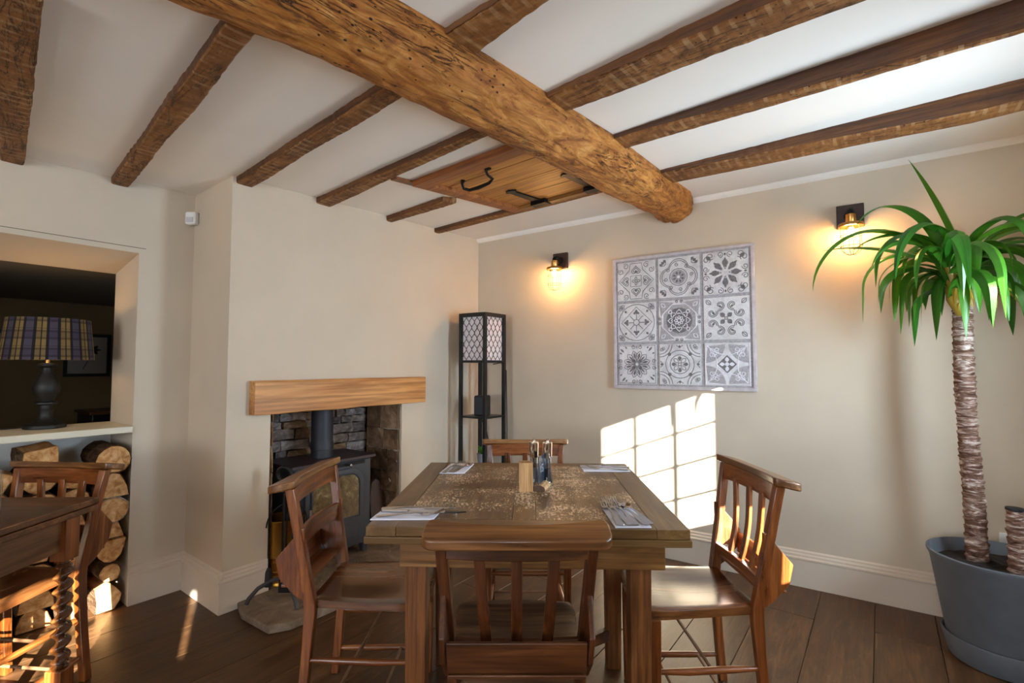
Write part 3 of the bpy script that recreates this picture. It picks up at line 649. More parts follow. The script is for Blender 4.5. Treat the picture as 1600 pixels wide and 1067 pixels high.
for (u, v) in ((.245, .755), (.63, .755)):
    e = MB(); pr = [(-.014, 0), (-.010, -.27), (-.02, -.285), (-.014, -.30), (.0, -.315), (.014, -.30), (.02, -.285), (.010, -.27), (.014, 0)]
    k = .1 * v
    e.prism([(a * 1.3, c * .95) for a, c in pr], lambda a, c: hpnt(u + k + a * 1.5 + c * .05, v + c, -.024), lambda a, c: hpnt(u + k + a * 1.5 + c * .05, v + c, -.0145))
    e.prism([(-.055, -.03), (.055, -.03), (.06, .03), (-.06, .03)], lambda a, c: hpnt(u + k + a, v + c, -.042), lambda a, c: hpnt(u + k + a, v + c, -.0145))
    obj('strap_hinge', e, IRON, hatch)
hdl = [hpnt(.235, .16, -.016), hpnt(.215, .172, -.03), hpnt(.205, .195, -.048), hpnt(.225, .22, -.055), hpnt(.30, .215, -.06), hpnt(.38, .212, -.055), hpnt(.415, .20, -.045), hpnt(.41, .165, -.03), hpnt(.43, .13, -.018), hpnt(.46, .128, -.016)]
obj('handle', MB().tube(hdl, [.012, .008, .008, .009, .011, .009, .008, .007, .008, .012], 8), IRON, hatch, smooth=True)

# ---------------------------------------------------------------- mantel, stove, fire irons
mb = MB(); ms0, ms1, mz0, mz1, md_ = .646, 1.853, .979, 1.158, .06
L0 = (ms1 - ms0); n = 60; vs = []
for i in range(n + 1):
    x = -L0 / 2 + L0 * i / n
    w1, w2, w3 = [noise.noise(Vector((x * 5, k, 0))) * .004 for k in range(3)]
    vs += [(x, 0, 0), (x, -md_ + w3 + .004, 0 + w1), (x, -md_ + w2, .006 + w1), (x, -md_ + w3, .17 + w2), (x, -md_ + .006, .179 + w2), (x, 0, .179)]
fs = [(i * 6 + j, i * 6 + (j + 1) % 6, (i + 1) * 6 + (j + 1) % 6, (i + 1) * 6 + j) for i in range(n) for j in range(6)] + [tuple(range(6)), tuple(n * 6 + k for k in range(6))[::-1]]
mb.add(vs, fs); o = obj('mantel_beam', mb, OAK, None, LWp((ms0 + ms1) / 2, 0.001, mz0), (0, 0, aB)); tag(o, 'pale oak mantel beam fixed to the chimney breast above the stove', 'mantel')

ST = thing('wood_stove', 'grey cast iron wood burning stove with arched glass door', 'stove', LWp(1.315, -.02, .038), aB)
hw, sd, st_h = .265, .315, .62
obj('stove_body', MB().box((0, sd / 2, .06 + .27), (hw * 2, sd, .54)), STOVE, ST, bev=.008)
obj('top_plate', MB().box((0, sd / 2 - .004, .612), (hw * 2 + .05, sd + .03, .022)), STOVE_T, ST, bev=.005)
for x in (-1, 1):
    for y in (.03, sd - .03): obj('leg', MB().loft([(x * (hw - .03), y, 0, .034, .034), (x * (hw - .03), y, .07, .05, .05)]), STOVE, ST, bev=.004)
dr = MB()
arch = lambda w_, h0, h1, n=14: [(-w_, h0), (w_, h0)] + [(w_ * cos(pi * k / n) , h1 + (.055) * sin(pi * k / n)) if 0 < k < n else ((w_ if k == 0 else -w_), h1) for k in range(n + 1)]
def sq_arch(w_, h0, h1, r, n=8):
    return [(-w_, h0), (w_, h0)] + [(w_ - r + r * cos(pi / 2 * k / n), h1 - r + r * sin(pi / 2 * k / n)) for k in range(n + 1)] + [(-w_ + r - r * sin(pi / 2 * k / n), h1 - r + r * cos(pi / 2 * k / n)) for k in range(n + 1)]
dpoly = sq_arch(.205, .10, .555, .10)
door = obj('stove_door', MB().prism(dpoly, lambda a, c: Vector((a, -.016, c)), lambda a, c: Vector((a, 0, c))), STOVE, ST, bev=.004)
ip = sq_arch(.165, .255, .525, .075); obj('door_glass', MB().prism(ip, lambda a, c: Vector((a, -.019, c)), lambda a, c: Vector((a, -.0162, c))), SOOT, door)
rim_ = [Vector((a, -.019, c)) for a, c in ip]; obj('glass_rim', MB().tube(rim_, .006, 6, closed=True), STOVE, door, smooth=True)
obj('ash_panel', MB().box((0, -.020, .168), (.31, .008, .085)), STOVE, door, bev=.003)
obj('door_handle', MB().tube([(-.19, -.022, .25), (-.19, -.045, .25), (-.19, -.05, .33), (-.19, -.05, .37)], .009, 10), STEEL, door, smooth=True)
obj('air_knob', MB().lathe([(0, 0), (.008, .0), (.011, .01), (.008, .02), (0, .022)], 14), STEEL, ST, (.085, -.02, .578), (pi / 2, 0, 0), smooth=True)
obj('air_slider', MB().box((.0, -.006, .582), (.42, .008, .02)), IRON, ST, bev=.002)
obj('flue_pipe', MB().lathe([(.066, 0), (.066, .05), (.070, .052), (.070, .095), (.0665, .10), (.0655, .72)], 36), PIPE, ST, (.0, .15, .624), smooth=True)
pd = thing('hearth_paddle', 'dark brown wooden board standing in the fireplace right of the stove', 'board', LWp(.925, -.10, .038), aB)
obj('board', MB().prism([(-.05, 0), (.05, 0), (.055, .30), (.035, .40), (0, .42), (-.035, .40), (-.055, .30)], lambda a, c: Vector((a, -.012 + c * .1, c)), lambda a, c: Vector((a, .012 + c * .1, c))), BACKR, pd, bev=.003)
# companion set
cs = thing('fireside_companion_set', 'black iron fire tool stand with ring top and hanging tools on hearth', 'fire tools', (-1.183, 2.590, .038))
obj('pole', MB().tube([(0, 0, .10), (0, 0, .60)], .006, 8), IRON, cs, smooth=True)
obj('ring', MB().tube([(.034 * cos(t), 0, .638 + .034 * sin(t)) for t in [2 * pi * k / 20 for k in range(20)]], .011, 8, closed=True), IRON, cs, smooth=True)
for k in range(3):
    t = k * 2 * pi / 3 + 3.5; c_, s_ = cos(t), sin(t)
    obj('leg', MB().tube([(c_ * .16, s_ * .16, .006), (c_ * .15, s_ * .15, .03), (c_ * .11, s_ * .11, .075), (c_ * .05, s_ * .05, .105), (0, 0, .112)], [.010, .011, .010, .010, .011], 8), plain('grey_iron', (74, 70, 70), .5, .5) if k == 0 else bpy.data.materials['grey_iron'], cs, smooth=True)
for k in range(3):
    t = k * 2 * pi / 3 + 1.2; c_, s_ = cos(t), sin(t)
    obj('hook', MB().tube([(0, 0, .545), (c_ * .04, s_ * .04, .55), (c_ * .065, s_ * .065, .545), (c_ * .075, s_ * .075, .565)], .004, 6), IRON, cs, smooth=True)
for k, (lab, nm) in enumerate((('twisted iron fire poker hanging from the companion stand', 'fire_poker'), ('black hearth brush hanging from the companion stand', 'hearth_brush'), ('small black coal shovel hanging from the companion stand', 'hearth_shovel'))):
    t = k * 2 * pi / 3 + 1.2 + (0 if k else .0); p_ = Vector((-1.183 + cos(t) * .065, 2.590 + sin(t) * .065, .038))
    tl = thing(nm, lab, 'fire tool', p_); 
    if k == 0:
        obj('shaft', MB().tube([(0.003 * sin(q_ * 2.2), 0.003 * cos(q_ * 2.2), .10 + q_ * .0125) for q_ in range(36)], .0045, 6), IRON, tl, smooth=True)
        obj('point', MB().tube([(0, 0, .10), (.012, 0, .085), (.02, 0, .06)], [.005, .004, .001], 6), IRON, tl, smooth=True)
    elif k == 1:
        obj('shaft', MB().tube([(0, 0, .16), (0, 0, .55)], .0045, 6), IRON, tl, smooth=True)
        obj('bristles', MB().lathe([(.008, 0), (.02, .0), (.016, .07), (.008, .09)], 12), BLACKM, tl, (0, 0, .075), smooth=True)
    else:
        obj('shaft', MB().tube([(0, 0, .16), (0, 0, .55)], .0045, 6), IRON, tl, smooth=True)
        obj('blade', MB().hexa([(-.035, -.003, .06), (.035, -.003, .06), (.035, .003, .06), (-.035, .003, .06), (-.028, -.003, .17), (.028, -.003, .17), (.028, .003, .17), (-.028, .003, .17)]), IRON, tl, bev=.001)
bk = thing('coal_bucket', 'tall ribbed brass coal bucket standing in the left of the fireplace', 'bucket', (-1.285, 2.825, .038))
prof = [(.092, 0), (.092, .012), (.089, .016), (.091, .05), (.0945, .054), (.091, .058), (.093, .075), (.0965, .079), (.093, .083), (.095, .125), (.0985, .129), (.095, .133), (.096, .15), (.0995, .154), (.096, .158), (.101, .34), (.105, .345), (.105, .352), (.100, .352), (.090, .02), (0, .015)]
obj('bucket_body', MB().lathe(prof, 48), BRASS, bk, smooth=True)
obj('bail_handle', MB().tube([(.103 * cos(t), 0.0, .34 + .13 * sin(t)) for t in [pi * k / 16 for k in range(17)]], .004, 6), IRON, bk, rot=(.25, 0, .6), smooth=True)
lump = thing('coal_lumps', 'black coal heaped inside the brass bucket', 'coal', (-1.285, 2.825, .30))
lg = MB()
for i in range(22):
    t = U(0, 6.28); r = U(0, .055); lg.lathe([(0, -.02), (U(.012, .022), -.006), (U(.012, .022), .008), (0, U(.012, .02))], 6, (r * cos(t), r * sin(t), U(-.01, .03)))
lo2 = obj('coal', lg, BLACKM, lump); lump['kind'] = 'stuff'; lo2['kind'] = 'stuff'

# ---------------------------------------------------------------- log store
rg = random.Random(21)
def make_log(s, z, wd, h, kind, label, out=0.0, length=.30, bark=None, tilt=0.0):
    bark = bark or BARK
    """end face towards the room; local X across, local Y into the niche"""
    root = thing('firewood_log', label, 'log', AWp(s, -.012 + out, z + h / 2), aB, 'split logs stacked in the niche under the sill')
    pts = []
    if kind == 'round':
        for k in range(14): t = 2 * pi * k / 14; q_ = 1 + rg.uniform(-.05, .05); pts.append((wd / 2 * cos(t) * q_, h / 2 * sin(t) * q_))
        bk_ = set(range(14))
    elif kind == 'half':
        a0 = rg.choice([0, pi]) if h > wd * .8 else 0
        arc = [(cos(pi * k / 8), sin(pi * k / 8) * 1.0) for k in range(9)]
        pts = [(x * wd / 2, (y - .5) * h) for x, y in arc]; 
        if rg.random() < .5: pts = [(x, -y) for x, y in pts][::-1]
        pts = [(x + rg.uniform(-.004, .004), y + rg.uniform(-.004, .004)) for x, y in pts]; bk_ = set(range(8)) 
        if pts[0][1] > 0 and pts[4][1] < 0: bk_ = set(range(8))
    else:
        nv = rg.choice([4, 5, 5, 6]); a0 = rg.uniform(0, 6.28); pts = []
        for k in range(nv):
            t = a0 + 2 * pi * k / nv + rg.uniform(-.25, .25); c_, s2_ = cos(t), sin(t); q_ = min(1 / max(abs(c_), 1e-3), 1 / max(abs(s2_), 1e-3)) * rg.uniform(.86, 1.0); pts.append((wd / 2 * c_ * q_, h / 2 * s2_ * q_))
            t2 = a0 + 2 * pi * (k + .5) / nv; pts.append(None)
        for k in range(1, len(pts), 2):
            p0, p1 = pts[k - 1], pts[(k + 1) % len(pts)]; pts[k] = ((p0[0] + p1[0]) / 2 + rg.uniform(-.005, .005), (p0[1] + p1[1]) / 2 + rg.uniform(-.005, .005))
        bk_ = {k for k in range(2)} if rg.random() < .7 else {4}
    n = len(pts); L = length; m = 4; b = MB(); vs = []
    for i in range(m):
        y = L * i / (m - 1); sk = (rg.uniform(-.006, .006), rg.uniform(-.004, .004)) if i else (0, 0); kk = rg.uniform(.95, 1.0) if 0 < i else 1
        for (a, c) in pts: vs.append((a * kk + sk[0], y + (rg.uniform(-.004, .004) if i == 0 else 0), c * kk + sk[1]))
    fs = [(i * n + j, i * n + (j + 1) % n, (i + 1) * n + (j + 1) % n, (i + 1) * n + j) for i in range(m - 1) for j in range(n)] + [tuple(range(n)), tuple((m - 1) * n + k for k in range(n))]
    b.add(vs, fs); obj('split_wood', b, LOGW, root, bev=.003, seg=1, rot=(0, tilt, 0))
    # bark sheath, a little proud
    bb = MB(); bv = []; ks = sorted(bk_); 
    for i in range(m):
        for j in ks + [(ks[-1] + 1)]:
            a, c, = vs[i * n + j % n][0], vs[i * n + j % n][2]; y = vs[i * n + j % n][1]; bv.append((a * 1.02, y + (.004 if i == 0 else 0), c * 1.02)); bv.append((a * 1.07 + rg.uniform(-.002, .002), y + (.003 if i == 0 else 0), c * 1.07 + rg.uniform(-.002, .002)))
    w_ = len(ks) + 1; bf = []
    for i in range(m - 1):
        for j in range(w_ - 1):
            q_ = lambda ii, jj, kk: (ii * w_ + jj) * 2 + kk
            bf.append((q_(i, j, 1), q_(i, j + 1, 1), q_(i + 1, j + 1, 1), q_(i + 1, j, 1)))
            if i == 0: bf.append((q_(0, j, 0), q_(0, j + 1, 0), q_(0, j + 1, 1), q_(0, j, 1)))
    obj('bark', bb.add(bv, bf), bark, root, rot=(0, tilt, 0), smooth=True)
    return root
ORD = ['bottom', 'second', 'third', 'fourth', 'fifth', 'sixth', 'seventh']
col1 = [(.150, .12, 'wedge', BARK, 'thick split log with torn bark on the floor at the right end of the stack'),
        (.085, .085, 'round', BARK, 'small pale round log second from the floor at the right end'),
        (.110, .125, 'half', BARK, 'half round split log third from the floor at the right end'),
        (.092, .125, 'wedge', BARK, 'squared pale split log fourth from the floor at the right end'),
        (.118, .135, 'round', BIRCH, 'log with silvery birch bark fifth from the floor at the right end'),
        (.125, .135, 'half', BARK, 'ragged dark brown split log just below the top round log'),
        (.135, .140, 'round', BARK, 'round log with pale sawn face topping the right end of the stack')]
z = .001
for h, wd, kd, bkm, lab in col1: make_log(.336, z, wd, h, kd, lab, .015 if kd != 'round' else .03, .28, bkm); z += h + .002
COLN = ['second', 'third', 'fourth', 'fifth', 'sixth', 'seventh', 'eighth', 'ninth', 'tenth']
s_ = .412; ci = 0
while s_ < 1.7 and ci < 9:
    cw = rg.uniform(.115, .15); z = .001; r_ = 0
    while r_ < 7:
        h = rg.uniform(.08, .125)
        if z + h > .80: break
        kd = rg.choice(['wedge', 'wedge', 'half', 'round']); wd = cw - rg.uniform(.004, .02)
        if kd == 'round': h = min(h, wd)
        nm = {'wedge': 'rough split', 'half': 'half round', 'round': 'round cut'}[kd]
        make_log(s_ + cw / 2, z, wd, h, kd, '%s log, %s layer from the floor in the %s column from the right' % (nm, ORD[r_], COLN[ci]), rg.uniform(-.05, .01), .26, BARK); z += h + .002; r_ += 1
    if ci in (1, 3, 4): make_log(s_ + cw / 2, z, cw * .95, min(.10, .875 - z), 'wedge', 'dark barked log lying on top of the %s column from the right' % COLN[ci], -.02, .26, BARK)
    s_ += cw; ci += 1

# ---------------------------------------------------------------- lamp and things in the opening
lp = thing('table_lamp', 'turned wooden table lamp with checked fabric shade on the white sill', 'lamp', (-2.376, 2.524, SZ + .001))
obj('base', MB().lathe([(.082, 0), (.084, .008), (.08, .018), (.06, .026), (.045, .034), (.03, .05), (.026, .07), (.03, .09), (.024, .10), (.024, .115), (.046, .122), (.046, .130), (.030, .136), (.034, .15), (.050, .175), (.056, .20), (.050, .23), (.034, .265), (.022, .29), (.022, .305), (.038, .315), (.036, .325), (.012, .33)], 40), LBASE, lp, smooth=True)
obj('socket_stem', MB().tube([(0, 0, .33), (0, 0, .40)], .010, 10), BRASS_L, lp, smooth=True)
obj('bulb', MB().lathe([(0, .0), (.012, .002), (.026, .03), (.022, .05), (0, .062)], 16), emis('dim_bulb', (1, .7, .35, 1), 6), lp, (0, 0, .40), smooth=True)
obj('lamp_shade', MB().lathe([(.184, .345), (.163, .553), (.161, .553), (.182, .345), (.184, .345)], 64, cap=False), PLAID, lp, smooth=True)
ll = bpy.data.lights.new('table_lamp_light', 'POINT'); ll.energy = .9; ll.color = (1, .62, .26); ll.shadow_soft_size = .03; lo_ = bpy.data.objects.new('table_lamp_light', ll); COL.objects.link(lo_); lo_.location = (-2.376, 2.524, SZ + .475)
cd = obj('sill_cable', MB().tube([(-2.45, 2.50, SZ + .006), (-2.50, 2.46, SZ + .004), (-2.56, 2.40, SZ + .004), (-2.66, 2.22, SZ + .004)], .003, 6), CORD, smooth=True); tag(cd, 'thin dark cord running left from the lamp along the sill', 'cord')
fr = thing('framed_print', 'small dark framed flower print on the far wall of the dim room', 'picture', (-3.98, 4.61, 1.336), aB)
fr.location = AWp(0, -2.80) ; 
tgt = Vector((-3.98, 4.62, 0)); sfr = (tgt - Q).dot(B_); fr.location = AWp(sfr, -2.788, 1.336)
for (c_, d_) in (((0, 0, .185), (.34, .02, .028)), ((0, 0, -.185), (.34, .02, .028)), ((-.156, 0, 0), (.028, .02, .342)), ((.156, 0, 0), (.028, .02, .342))): obj('frame_rail', MB().box(c_, d_), BLACKP, fr)
pm_ = obj('print', MB().box((0, .004, 0), (.284, .006, .342)), PAPER, fr)
obj('flower_motif', MB().prism([(.055 * (1 + .25 * cos(7 * t)) * cos(t) + .03, .04 * (1 + .25 * cos(7 * t)) * sin(t) + .05) for t in [2 * pi * k / 42 for k in range(42)]], lambda a, c: Vector((a, -.002, c)), lambda a, c: Vector((a, .001, c))).tube([(.03, -.001, .02), (.0, -.001, -.06), (-.03, -.001, -.13)], .003, 6), BLACKM, fr)
cbx = thing('dark_chest', 'dark low cabinet seen through the opening behind the lamp', 'cabinet', AWp(sfr - .22, -2.45, -.019), aB)
obj('body', MB().box((0, 0, .42), (.6, .45, .84)), BLACKP, cbx, bev=.01); obj('top', MB().box((0, 0, .85), (.64, .49, .025)), DARK_X, cbx, bev=.004)
# cable drop on the left in the dim room
o = obj('wall_cable', MB().tube([AWp(sfr + .75, -2.77, 1.55), AWp(sfr + .76, -2.77, 1.2), AWp(sfr + .80, -2.77, .9), AWp(sfr + .79, -2.77, .4)], .006, 6), CORD, smooth=True); tag(o, 'dark cable hanging down the far wall of the dim room', 'cable')
sb = thing('wall_shelf', 'dark shelf high on the far wall of the dim room', 'shelf', AWp(sfr + .75, -2.70, 1.52), aB)
obj('board', MB().box((0, 0, 0), (.5, .18, .03)), BLACKP, sb, bev=.003); obj('bracket', MB().box((0, .03, -.06), (.03, .1, .09)), BLACKP, sb)

# alarm sensor in the corner
sn = thing('alarm_sensor', 'small white alarm sensor high in the alcove corner', 'sensor', SWp(SL - .045, .03, 2.075), ang(sdn) + pi / 2 + radians(35))
obj('housing', MB().box((0, 0, 0), (.06, .04, .072)), WHITEPL, sn, bev=.010, seg=3); obj('lens', MB().box((0.0, -.021, -.012), (.04, .006, .03)), plain('sensor_lens', (190, 188, 190), .3), sn, bev=.002)

# ---------------------------------------------------------------- chairs
def rail(pts, h, th):                   # curved board: pts along X with y offset
    b = MB(); vs = []; fs = []
    for (x, y, z) in pts: vs += [(x, y - th / 2, z - h / 2), (x, y + th / 2, z - h / 2), (x, y + th / 2 , z + h / 2), (x, y - th / 2, z + h / 2)]
    n = len(pts)
    for i in range(n - 1):
        for k in range(4): fs.append((i * 4 + k, i * 4 + (k + 1) % 4, i * 4 + 4 + (k + 1) % 4, i * 4 + 4 + k))
    fs += [(0, 1, 2, 3), tuple((n - 1) * 4 + k for k in range(4))]
    return b.add(vs, fs)
def ypost(z): return -.185 - .030 * max(0, (.42 - z) / .42) ** 1.3 if z < .42 else -.185 - .060 * ((z - .42) / .38) ** 1.1
def xpost(z): return .164 + .030 * max(0, z - .43) / .38 + .012 * max(0, .43 - z) / .43
def make_chair(label, loc, rz, slats=True, box=True, seatm=SEAT_B, woods=(RED_X, RED_Y, RED_Z), group='chapel chairs around the worn table', hh=0.0):
    wx, wy, wz = woods; t = thing('chapel_chair', label, 'chair', loc, rz, group)
    # seat: dished board with rounded outline
    b = MB(); n = 22; vs = []
    def out(u, v):
        wf = .160 + .040 * (v + 1) / 2; x = u * wf; y = v * .19 + .0
        if v > .55: x *= 1 - .10 * ((v - .55) / .45) ** 2.5; y += .018 * (1 - u * u) * ((v - .55) / .45)
        return x, y
    for top in (1, 0):
        for j in range(n + 1):
            for i in range(n + 1):
                u = -1 + 2 * i / n; v = -1 + 2 * j / n; x, y = out(u, v)
                z = .448 - .011 * math.exp(-(u * u) * 1.6 - (v + .15) ** 2 * 1.4) - .003 * max(0, 1 - v * v) if top else .415
                if top and max(abs(u), abs(v)) > .97: z -= .004
                vs.append((x, y, z))
    m = n + 1; fs = []
    for j in range(n):
        for i in range(n):
            a = j * m + i; fs.append((a, a + 1, a + m + 1, a + m)); a += m * m; fs.append((a, a + m, a + m + 1, a + 1))
    rim = list(range(m)) + [m * j + n for j in range(1, m)] + [n * m + i for i in range(n - 1, -1, -1)] + [m * j for j in range(n - 1, 0, -1)]
    for i in range(len(rim)): a, c = rim[i], rim[(i + 1) % len(rim)]; fs.append((a, a + m * m, c + m * m, c))
    b.add(vs, fs); obj('seat', b, seatm, t, smooth=True)
    for sx in (-1, 1):
        zs = [0, .1, .2, .3, .4, .43, .46, .55, .65, .75, .815 + hh]
        obj('back_post', MB().loft([(sx * xpost(z), ypost(z), z, .028, .031 + .008 * math.exp(-((z - .43) / .1) ** 2)) for z in zs]), wz, t, bev=.003, smooth=True)
        obj('front_leg', MB().loft([(sx * .180, .160, 0, .026, .026), (sx * .180, .160, .20, .032, .032), (sx * .180, .160, .416, .036, .036)]), wz, t, bev=.003)
        for z in (.095, .245): obj('side_stretcher', MB().tube([(sx * .180, .148, z), (sx * .181, .05, z), (sx * .175, -.09, z + .002), (sx * .172, ypost(z) + .012, z + .003)], [.008, .0115, .0115, .008], 10), wy, t, smooth=True)
    for (y, z) in ((-.03, .246), (-.115, .096), (.05, .096)): obj('cross_rod', MB().tube([(-.178, y, z), (.178, y, z)], .006, 8), ROD, t, smooth=True)
    obj('front_stretcher', MB().tube([(-.168, .160, .30), (-.08, .160, .30), (.08, .160, .30), (.168, .160, .30)], [.008, .012, .012, .008], 10), wx, t, smooth=True)
    obj('seat_rail', MB().box((0, .150, .400), (.325, .018, .03)), wx, t, bev=.002)
    # ledge rail on top: rounded plank, front edge concave
    zt = .803 + hh; b = MB(); po = []; L = .232; y0, y1 = -.224, -.320; r = .030; yr = -.225; ts = .235
    N1 = 16
    for i in range(N1 + 1):
        u = -1 + 2 * i / N1; po.append((u * (L - .016), y0 - .026 * (1 - abs(u) ** 2.2)))
    po += [(L - .006, y0 - .006), (L, y0 - .024)]
    for k in range(5): a = pi / 2 * k / 4; po.append((L - r + r * cos(a), y1 + r - r * sin(a)))
    for k in range(5): a = pi / 2 * k / 4; po.append((-L + r - r * sin(a), y1 + r - r * cos(a)))
    po += [(-L, y0 - .024), (-L + .006, y0 - .006)]
    b.prism(po, lambda x, y: Vector((x, y, zt + .018 + (y - yr) * ts)), lambda x, y: Vector((x, y, zt + .044 + (y - yr) * ts))); obj('ledge_rail', b, LEDGE, t, bev=.005, seg=3, smooth=True)
    cv = lambda z, k=.018: [((-1 + i / 6) * (xpost(z) - .008), ypost(z) - k * (1 - (-1 + 2 * i / 12) ** 2), z) for i in range(13)]
    obj('yoke_rail', rail(cv(.785 + hh), .062, .018), wx, t, bev=.003)
    if slats:
        obj('lower_rail', rail(cv(.520, .010), .032, .020), wx, t, bev=.003)
        for x in (-.092, 0, .092):
            obj('slat', MB().loft([(x * (.84 + .2 * (z - .53) / .24), ypost(z) - .014 * (1 - (x / .178) ** 2) - .010 * sin(pi * (z - .52) / .23), z, .028, .012) for z in [.53 + (.24 + hh) * k / 8 for k in range(9)]]), wz, t, bev=.002, smooth=True)
    else:
        obj('mid_rail', rail(cv(.645, .024), .066, .014), wx, t, bev=.003)
    if box:
        bx = [(-.200, .690), (-.212, .690), (-.240, .655), (-.300, .585), (-.288, .520), (-.235, .462), (-.200, .440)]
        for sx in (-1, 1): obj('box_side', MB().prism(bx, lambda y, z: Vector((sx * (.176 + (z - .5) * .06) - .007, y, z)), lambda y, z: Vector((sx * (.176 + (z - .5) * .06) + .007, y, z))), wz, t, bev=.003)
        obj('box_front', MB().hexa([(-.168, -.290, .500), (.168, -.290, .500), (.168, -.278, .500), (-.168, -.278, .500), (-.170, -.298, .575), (.170, -.298, .575), (.170, -.286, .575), (-.170, -.286, .575)]), wx, t, bev=.003)
        obj('box_base', MB().box((0, -.245, .489), (.334, .085, .010)), wx, t, bev=.002)
    return t
DKS = (DARK_X, DARK_X, DARK_Z)
make_chair('chapel chair nearest the camera, seen from behind with worn dark seat', (.012, 1.512, 0), radians(0), True, True, SEAT_D, DKS)
make_chair('chapel chair with one curved cross rail, left of the table before the stove', (-.500, 1.885, 0), radians(-90), False, True, hh=.010)
make_chair('chapel chair right of the table with sunlit slats and glossy seat', (.622, 1.835, 0), radians(91), True, True, hh=.03)
make_chair('chapel chair at the far end of the worn table before the corner', (.071, 2.44, 0), radians(180), True, True)
make_chair('slatted chapel chair tucked behind the barley twist table by the logs', (-1.885, 1.815, 0), radians(180 - 6), True, True, group='chapel chairs around the worn table')

# ---------------------------------------------------------------- main table
TT = thing('dining_table', 'square draw leaf table with worn speckled plank top', 'table', (.059, 1.967, 0), radians(-2))
hx, hy = .4785, .489; zt = .76; th = .028
obj('border_board', MB().box((-hx + .045, 0, zt - th / 2), (.0895, hy * 2, th)), TOP_B, TT, bev=.0015)
obj('border_board', MB().box((hx - .048, 0, zt - th / 2), (.0955, hy * 2, th)), TOP_B, TT, bev=.0015)
ix0, ix1 = -hx + .0905, hx - .0965
obj('border_board', MB().box(((ix0 + ix1) / 2, -hy + .041, zt - th / 2), (ix1 - ix0, .082, th)), TOP_BX, TT, bev=.002)
obj('border_board', MB().box(((ix0 + ix1) / 2, hy - .033, zt - th / 2), (ix1 - ix0, .066, th)), TOP_BX, TT, bev=.002)
xs = [ix0, -.045, .030, ix1]
for i in range(3): obj('top_plank', MB().box(((xs[i] + xs[i + 1]) / 2, (.082 - .066) / 2, zt - th / 2 - .0003), (xs[i + 1] - xs[i] - .0012, hy * 2 - .1495, th)), TOP_Y, TT, bev=.0008, seg=1)
obj('draw_leaf', MB().box((0, 0, zt - th - .0125), (hx * 2 + .012, hy * 2 + .002, .022)), TOP_BX, TT, bev=.003)
ax0, ax1, ay0, ay1 = -.395, .425, -.415, .205
obj('apron', MB().box(((ax0 + ax1) / 2, ay0 + .012, .661), (ax1 - ax0, .024, .094)), APR, TT, bev=.002)
obj('apron', MB().box(((ax0 + ax1) / 2, ay1 - .012, .661), (ax1 - ax0, .024, .094)), APR, TT, bev=.002)
for x in (ax0 + .014, ax1 - .014): obj('apron', MB().box((x, (ay0 + ay1) / 2, .661), (.022, ay1 - ay0 - .05, .094)), APR_Y, TT, bev=.002)
lx0, lx1, ly0, ly1 = ax0 + .045, ax1 - .070, ay0 + .060, ay1 - .055
for x in (lx0, lx1):
    for y in (ly0, ly1): obj('leg', MB().loft([(x, y, 0, .058, .058), (x, y, .30, .064, .064), (x, y, .7085, .068, .068)]), LEGW, TT, bev=.003)
cxm, cym = (lx0 + lx1) / 2, (ly0 + ly1) / 2
for k, (xa, ya) in enumerate(((lx0, ly0), (lx1, ly0))):
    xb, yb = 2 * cxm - xa, 2 * cym - ya; va = Vector((xb - xa, yb - ya, 0)).normalized() * .03
    obj('cross_stretcher', MB().bar((xa + va.x, ya + va.y, .135), (xb - va.x, yb - va.y, .135), .028, .045), DARK_X, TT, bev=.003)

# left draw-leaf table with barley twist leg
T2 = thing('barley_twist_table', 'dark draw leaf table with barley twist leg at the left edge', 'table', (-2.05, 1.335, 0), radians(1.5))
obj('table_top', MB().box((0, 0, .745), (1.08, 1.0, .022)), DARK_X, T2, bev=.004)
lf = obj('draw_leaf', MB().box((0.02, 0, .7225), (1.045, .98, .020)), DARK_X, T2, bev=.003)
obj('apron', MB().box((.505, 0, .655), (.022, .84, .105)), wood('apron_side', (66, 36, 16), (104, 64, 34), (134, 92, 56), 'Y', .42), T2, bev=.002)
obj('apron', MB().box((0, .455, .655), (.9, .022, .105)), DARK_X, T2, bev=.002); obj('apron', MB().box((0, -.455, .655), (.9, .022, .105)), DARK_X, T2, bev=.002)
def twist(x, y):
    lg_ = obj('leg', MB().loft([(x, y, 0, .055, .055), (x, y, .205, .055, .055)]), RED_Z, T2, bev=.003); obj('leg_block', MB().loft([(x, y, .57, .055, .055), (x, y, .711, .055, .055)]), RED_Z, lg_, bev=.003)
    b = MB(); n = 20; m = 110; vs = []; z0, z1 = .205, .57
    for i in range(m):
        z = z0 + (z1 - z0) * i / (m - 1); e = min(1, min(i, m - 1 - i) / 9)
        if e < 1: off = 0; r = [.0, .024, .026, .020, .017, .020, .024, .024, .021, .021][int(e * 9)] if int(e * 9) > 0 else .022
        else: off = .0085; r = .0205
        ph = z * 2 * pi / .048
        for k in range(n): t = 2 * pi * k / n; vs.append((x + off * cos(ph) + r * cos(t), y + off * sin(ph) + r * sin(t), z))
    fs = [(i * n + k, i * n + (k + 1) % n, (i + 1) * n + (k + 1) % n, (i + 1) * n + k) for i in range(m - 1) for k in range(n)]
    obj('barley_twist', b.add(vs, fs), wood('twist_wood', (56, 28, 12), (104, 60, 26), (150, 96, 46), 'Z', .28, 1, .1, .4) if 'twist_wood' not in bpy.data.materials else bpy.data.materials['twist_wood'], lg_, smooth=True)
for (x, y) in ((.508, .395), (.508, -.43), (-.46, .405), (-.46, -.43)): twist(x, y)
obj('stretcher', MB().box((.502, -.01, .13), (.035, .78, .04)), RED_Y, T2, bev=.004); obj('stretcher', MB().box((-.46, -.01, .13), (.035, .78, .04)), RED_Y, T2, bev=.004)
